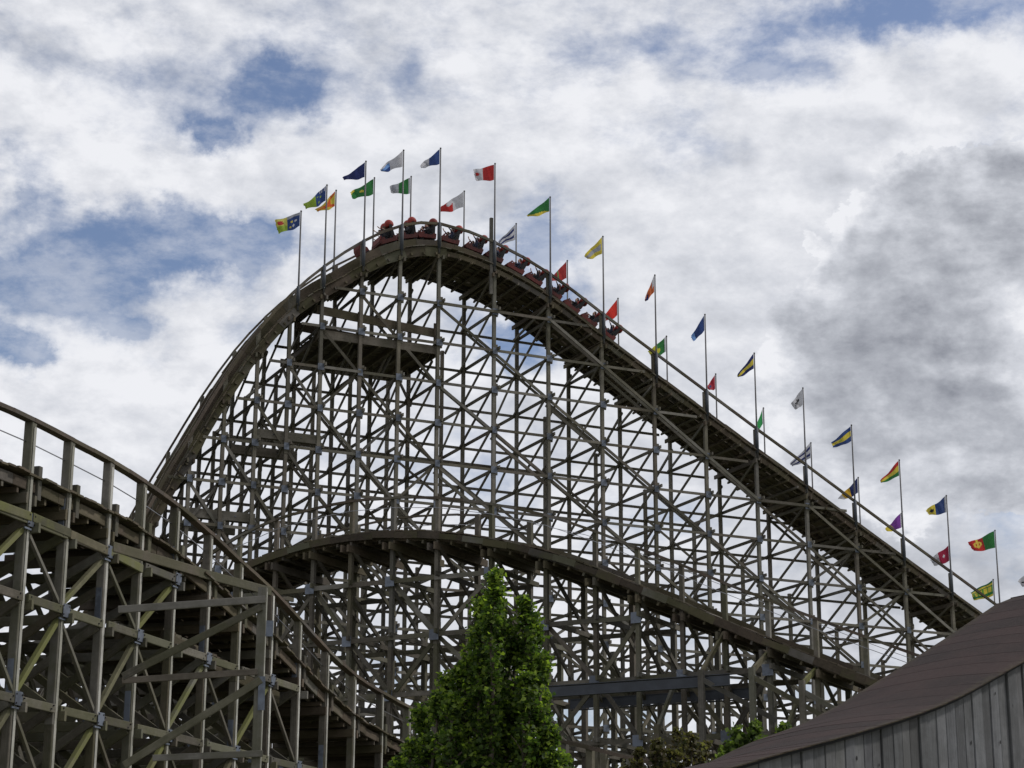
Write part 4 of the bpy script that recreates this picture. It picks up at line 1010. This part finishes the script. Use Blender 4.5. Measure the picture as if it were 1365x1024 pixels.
# planks, each its own board with rounded edges and its own tilt
PW = .178; s = sB0; i = 0
while s < sB1:
    w = PW * random.uniform(.86, 1.1); top = he(s + w / 2) - .035; v0 = random.uniform(-.012, .012) - (0 if i % 2 else .012); th = .03
    hw = w * .487; rows = []; tw = random.uniform(-.012, .012)
    V, F = [], []
    for zi, z in enumerate((0, top * .35, top * .7, top)):
        bow = random.uniform(-.006, .006)
        tl_ = he(s + w * .05) - .035 if z == top else z; tr_ = he(s + w * .95) - .035 if z == top else z
        for a, vv, zz in ((-hw, 0, tl_), (-hw + .008, -.010, tl_), (hw - .008, -.010 + tw, tr_), (hw, tw, tr_), (hw, th, tr_), (-hw, th, tl_)):
            V.append(LB.pt(s + w / 2 + a + bow, v0 + vv, zz) - bl)
    for r in range(3):
        for k in range(6): F.append((r * 6 + k, r * 6 + (k + 1) % 6, (r + 1) * 6 + (k + 1) % 6, (r + 1) * 6 + k))
    F += [tuple(reversed(range(6))), tuple(18 + k for k in range(6))]
    me = bpy.data.meshes.new('wall_plank'); me.from_pydata([tuple(v) for v in V], [], F); me.materials.append(M['plank'])
    add_attrs(me, [((k % 6) * .2 - .5, random.uniform(-.05, .05), V[k].z * .33) for k in range(len(V))])
    pl = link(bpy.data.objects.new('wall_plank', me), bt)
    for _ in range(random.choice((1, 2, 2, 3))):
        ka, kz, kr = s + w * random.uniform(.2, .8), random.uniform(top - 1.9, top - .15), random.uniform(.006, .013)
        c_ = LB.pt(ka, v0 - .013, kz) - bl; KV = [c_ + LB.d * (kr * math.cos(q)) + Vector((0, 0, kr * 1.9 * math.sin(q))) - LB.n * .001 for q in [k * math.pi / 4 for k in range(8)]]
        mesh_obj('knot', KV, [tuple(range(8))], 'car_dark', pl)
    s += w; i += 1
# dark board behind the gaps, fascia, back wall
def strip(name, fn0, fn1, mat, n=40, th=None):
    V, F = [], []
    for k in range(n + 1):
        a = sB0 + (sB1 - sB0) * k / n; V += [fn0(a) - bl, fn1(a) - bl]
    F = [(2 * k, 2 * k + 2, 2 * k + 3, 2 * k + 1) for k in range(n)]
    if th:
        b = len(V); V += [v + th for v in V[:b]]; F += [tuple(b + i for i in reversed(f)) for f in F[:n]]
        for k in range(n): F += [(2 * k, b + 2 * k, b + 2 * k + 2, 2 * k + 2), (2 * k + 1, 2 * k + 3, b + 2 * k + 3, b + 2 * k + 1)]
        F += [(0, 1, b + 1, b), (2 * n, b + 2 * n, b + 2 * n + 1, 2 * n + 1)]
    return mesh_obj(name, V, F, mat, bt)
strip('inner_wall', lambda a: LB.pt(a, .05, 0), lambda a: LB.pt(a, .05, he(a) - .05), 'car_dark', th=LB.n * .05)
strip('back_wall', lambda a: LB.pt(a, RD - .15, 0), lambda a: LB.pt(a, RD - .15, hr(a) - .05), 'plank', th=LB.n * .1)
strip('fascia', lambda a: LB.pt(a, -.075, he(a) - .045), lambda a: LB.pt(a, -.075, he(a) - .012), 'car_dark', th=LB.n * .04)
mr, gr, br = newmat('roof_felt'); lcr = attr(gr, 'lc').outputs['Vector']; rr = rnd_of(gr)
pr = gr.t.nodes.new('ShaderNodeNewGeometry').outputs['Position']
nA = gr.noise(pr, 1.3, 6, .65); nB = gr.noise(pr, 16, 5, .7); nC = gr.noise(pr, 90, 2, .6)
cr_ = gr.mix(gr.smooth(gr.m('ADD', nA, gr.m('MULTIPLY', gr.m('SUBTRACT', rr, .5), .2)), .3, .7), (.039, .023, .021), (.022, .015, .014))
cr_ = gr.mix(gr.m('MULTIPLY', gr.smooth(nB, .4, .75), .5), cr_, (.052, .036, .032)); cr_ = gr.mix(gr.m('MULTIPLY', gr.smooth(nC, .45, .7), .35), cr_, (.03, .025, .025))
edge = attr(gr, 'tip').outputs['Fac']; cr_ = gr.mix(gr.m('MULTIPLY', gr.m('MULTIPLY', edge, gr.smooth(nB, .35, .6)), .3), cr_, (.085, .082, .035))
gr.lk(cr_, br.inputs['Base Color']); br.inputs['Roughness'].default_value = .9; br.inputs['Specular IOR Level'].default_value = .2
bpr = gr.t.nodes.new('ShaderNodeBump'); bpr.inputs['Strength'].default_value = .5; bpr.inputs['Distance'].default_value = .012; gr.lk(gr.m('ADD', nB, nC), bpr.inputs['Height']); gr.lk(bpr.outputs[0], br.inputs['Normal']); M['felt'] = mr
def rp(a, t, lift=0.0):      # point on the roof: t 0 at the verge over the planks, 1 at the far verge
    v = -.12 + (RD + .12) * t
    return LB.pt(a, v, he(a) + (hr(a) - he(a)) * t + .05 * math.sin(math.pi * t) + lift)
a = sB0; r_ = 0
while a < sB1:
    step = .40 * random.uniform(.85, 1.15); n = 12; V, F, tp = [], [], []
    for k in range(n + 1):
        t = k / n; wob = .006 * math.sin(t * 14 + r_ * 1.7) + random.uniform(-.002, .002)
        for aa_, lf in ((a - .03 + wob * 2, .0035), (a + step + .02, .001), (a + step + .02, -.012), (a - .03 + wob * 2, -.008)):
            V.append(rp(aa_, t, lf) - bl); tp.append(1.0 if k in (0, n) else 0.0)
    for k in range(n):
        for q in range(4): F.append((k * 4 + q, k * 4 + (q + 1) % 4, (k + 1) * 4 + (q + 1) % 4, (k + 1) * 4 + q))
    F += [(3, 2, 1, 0), tuple(n * 4 + q for q in range(4))]
    o = mesh_obj('roof_strip', V, F, mr, bt)
    aa = o.data.attributes.new('tip', 'FLOAT', 'POINT'); aa.data.foreach_set('value', np.array(tp, dtype=np.float32))
    a += step; r_ += 1
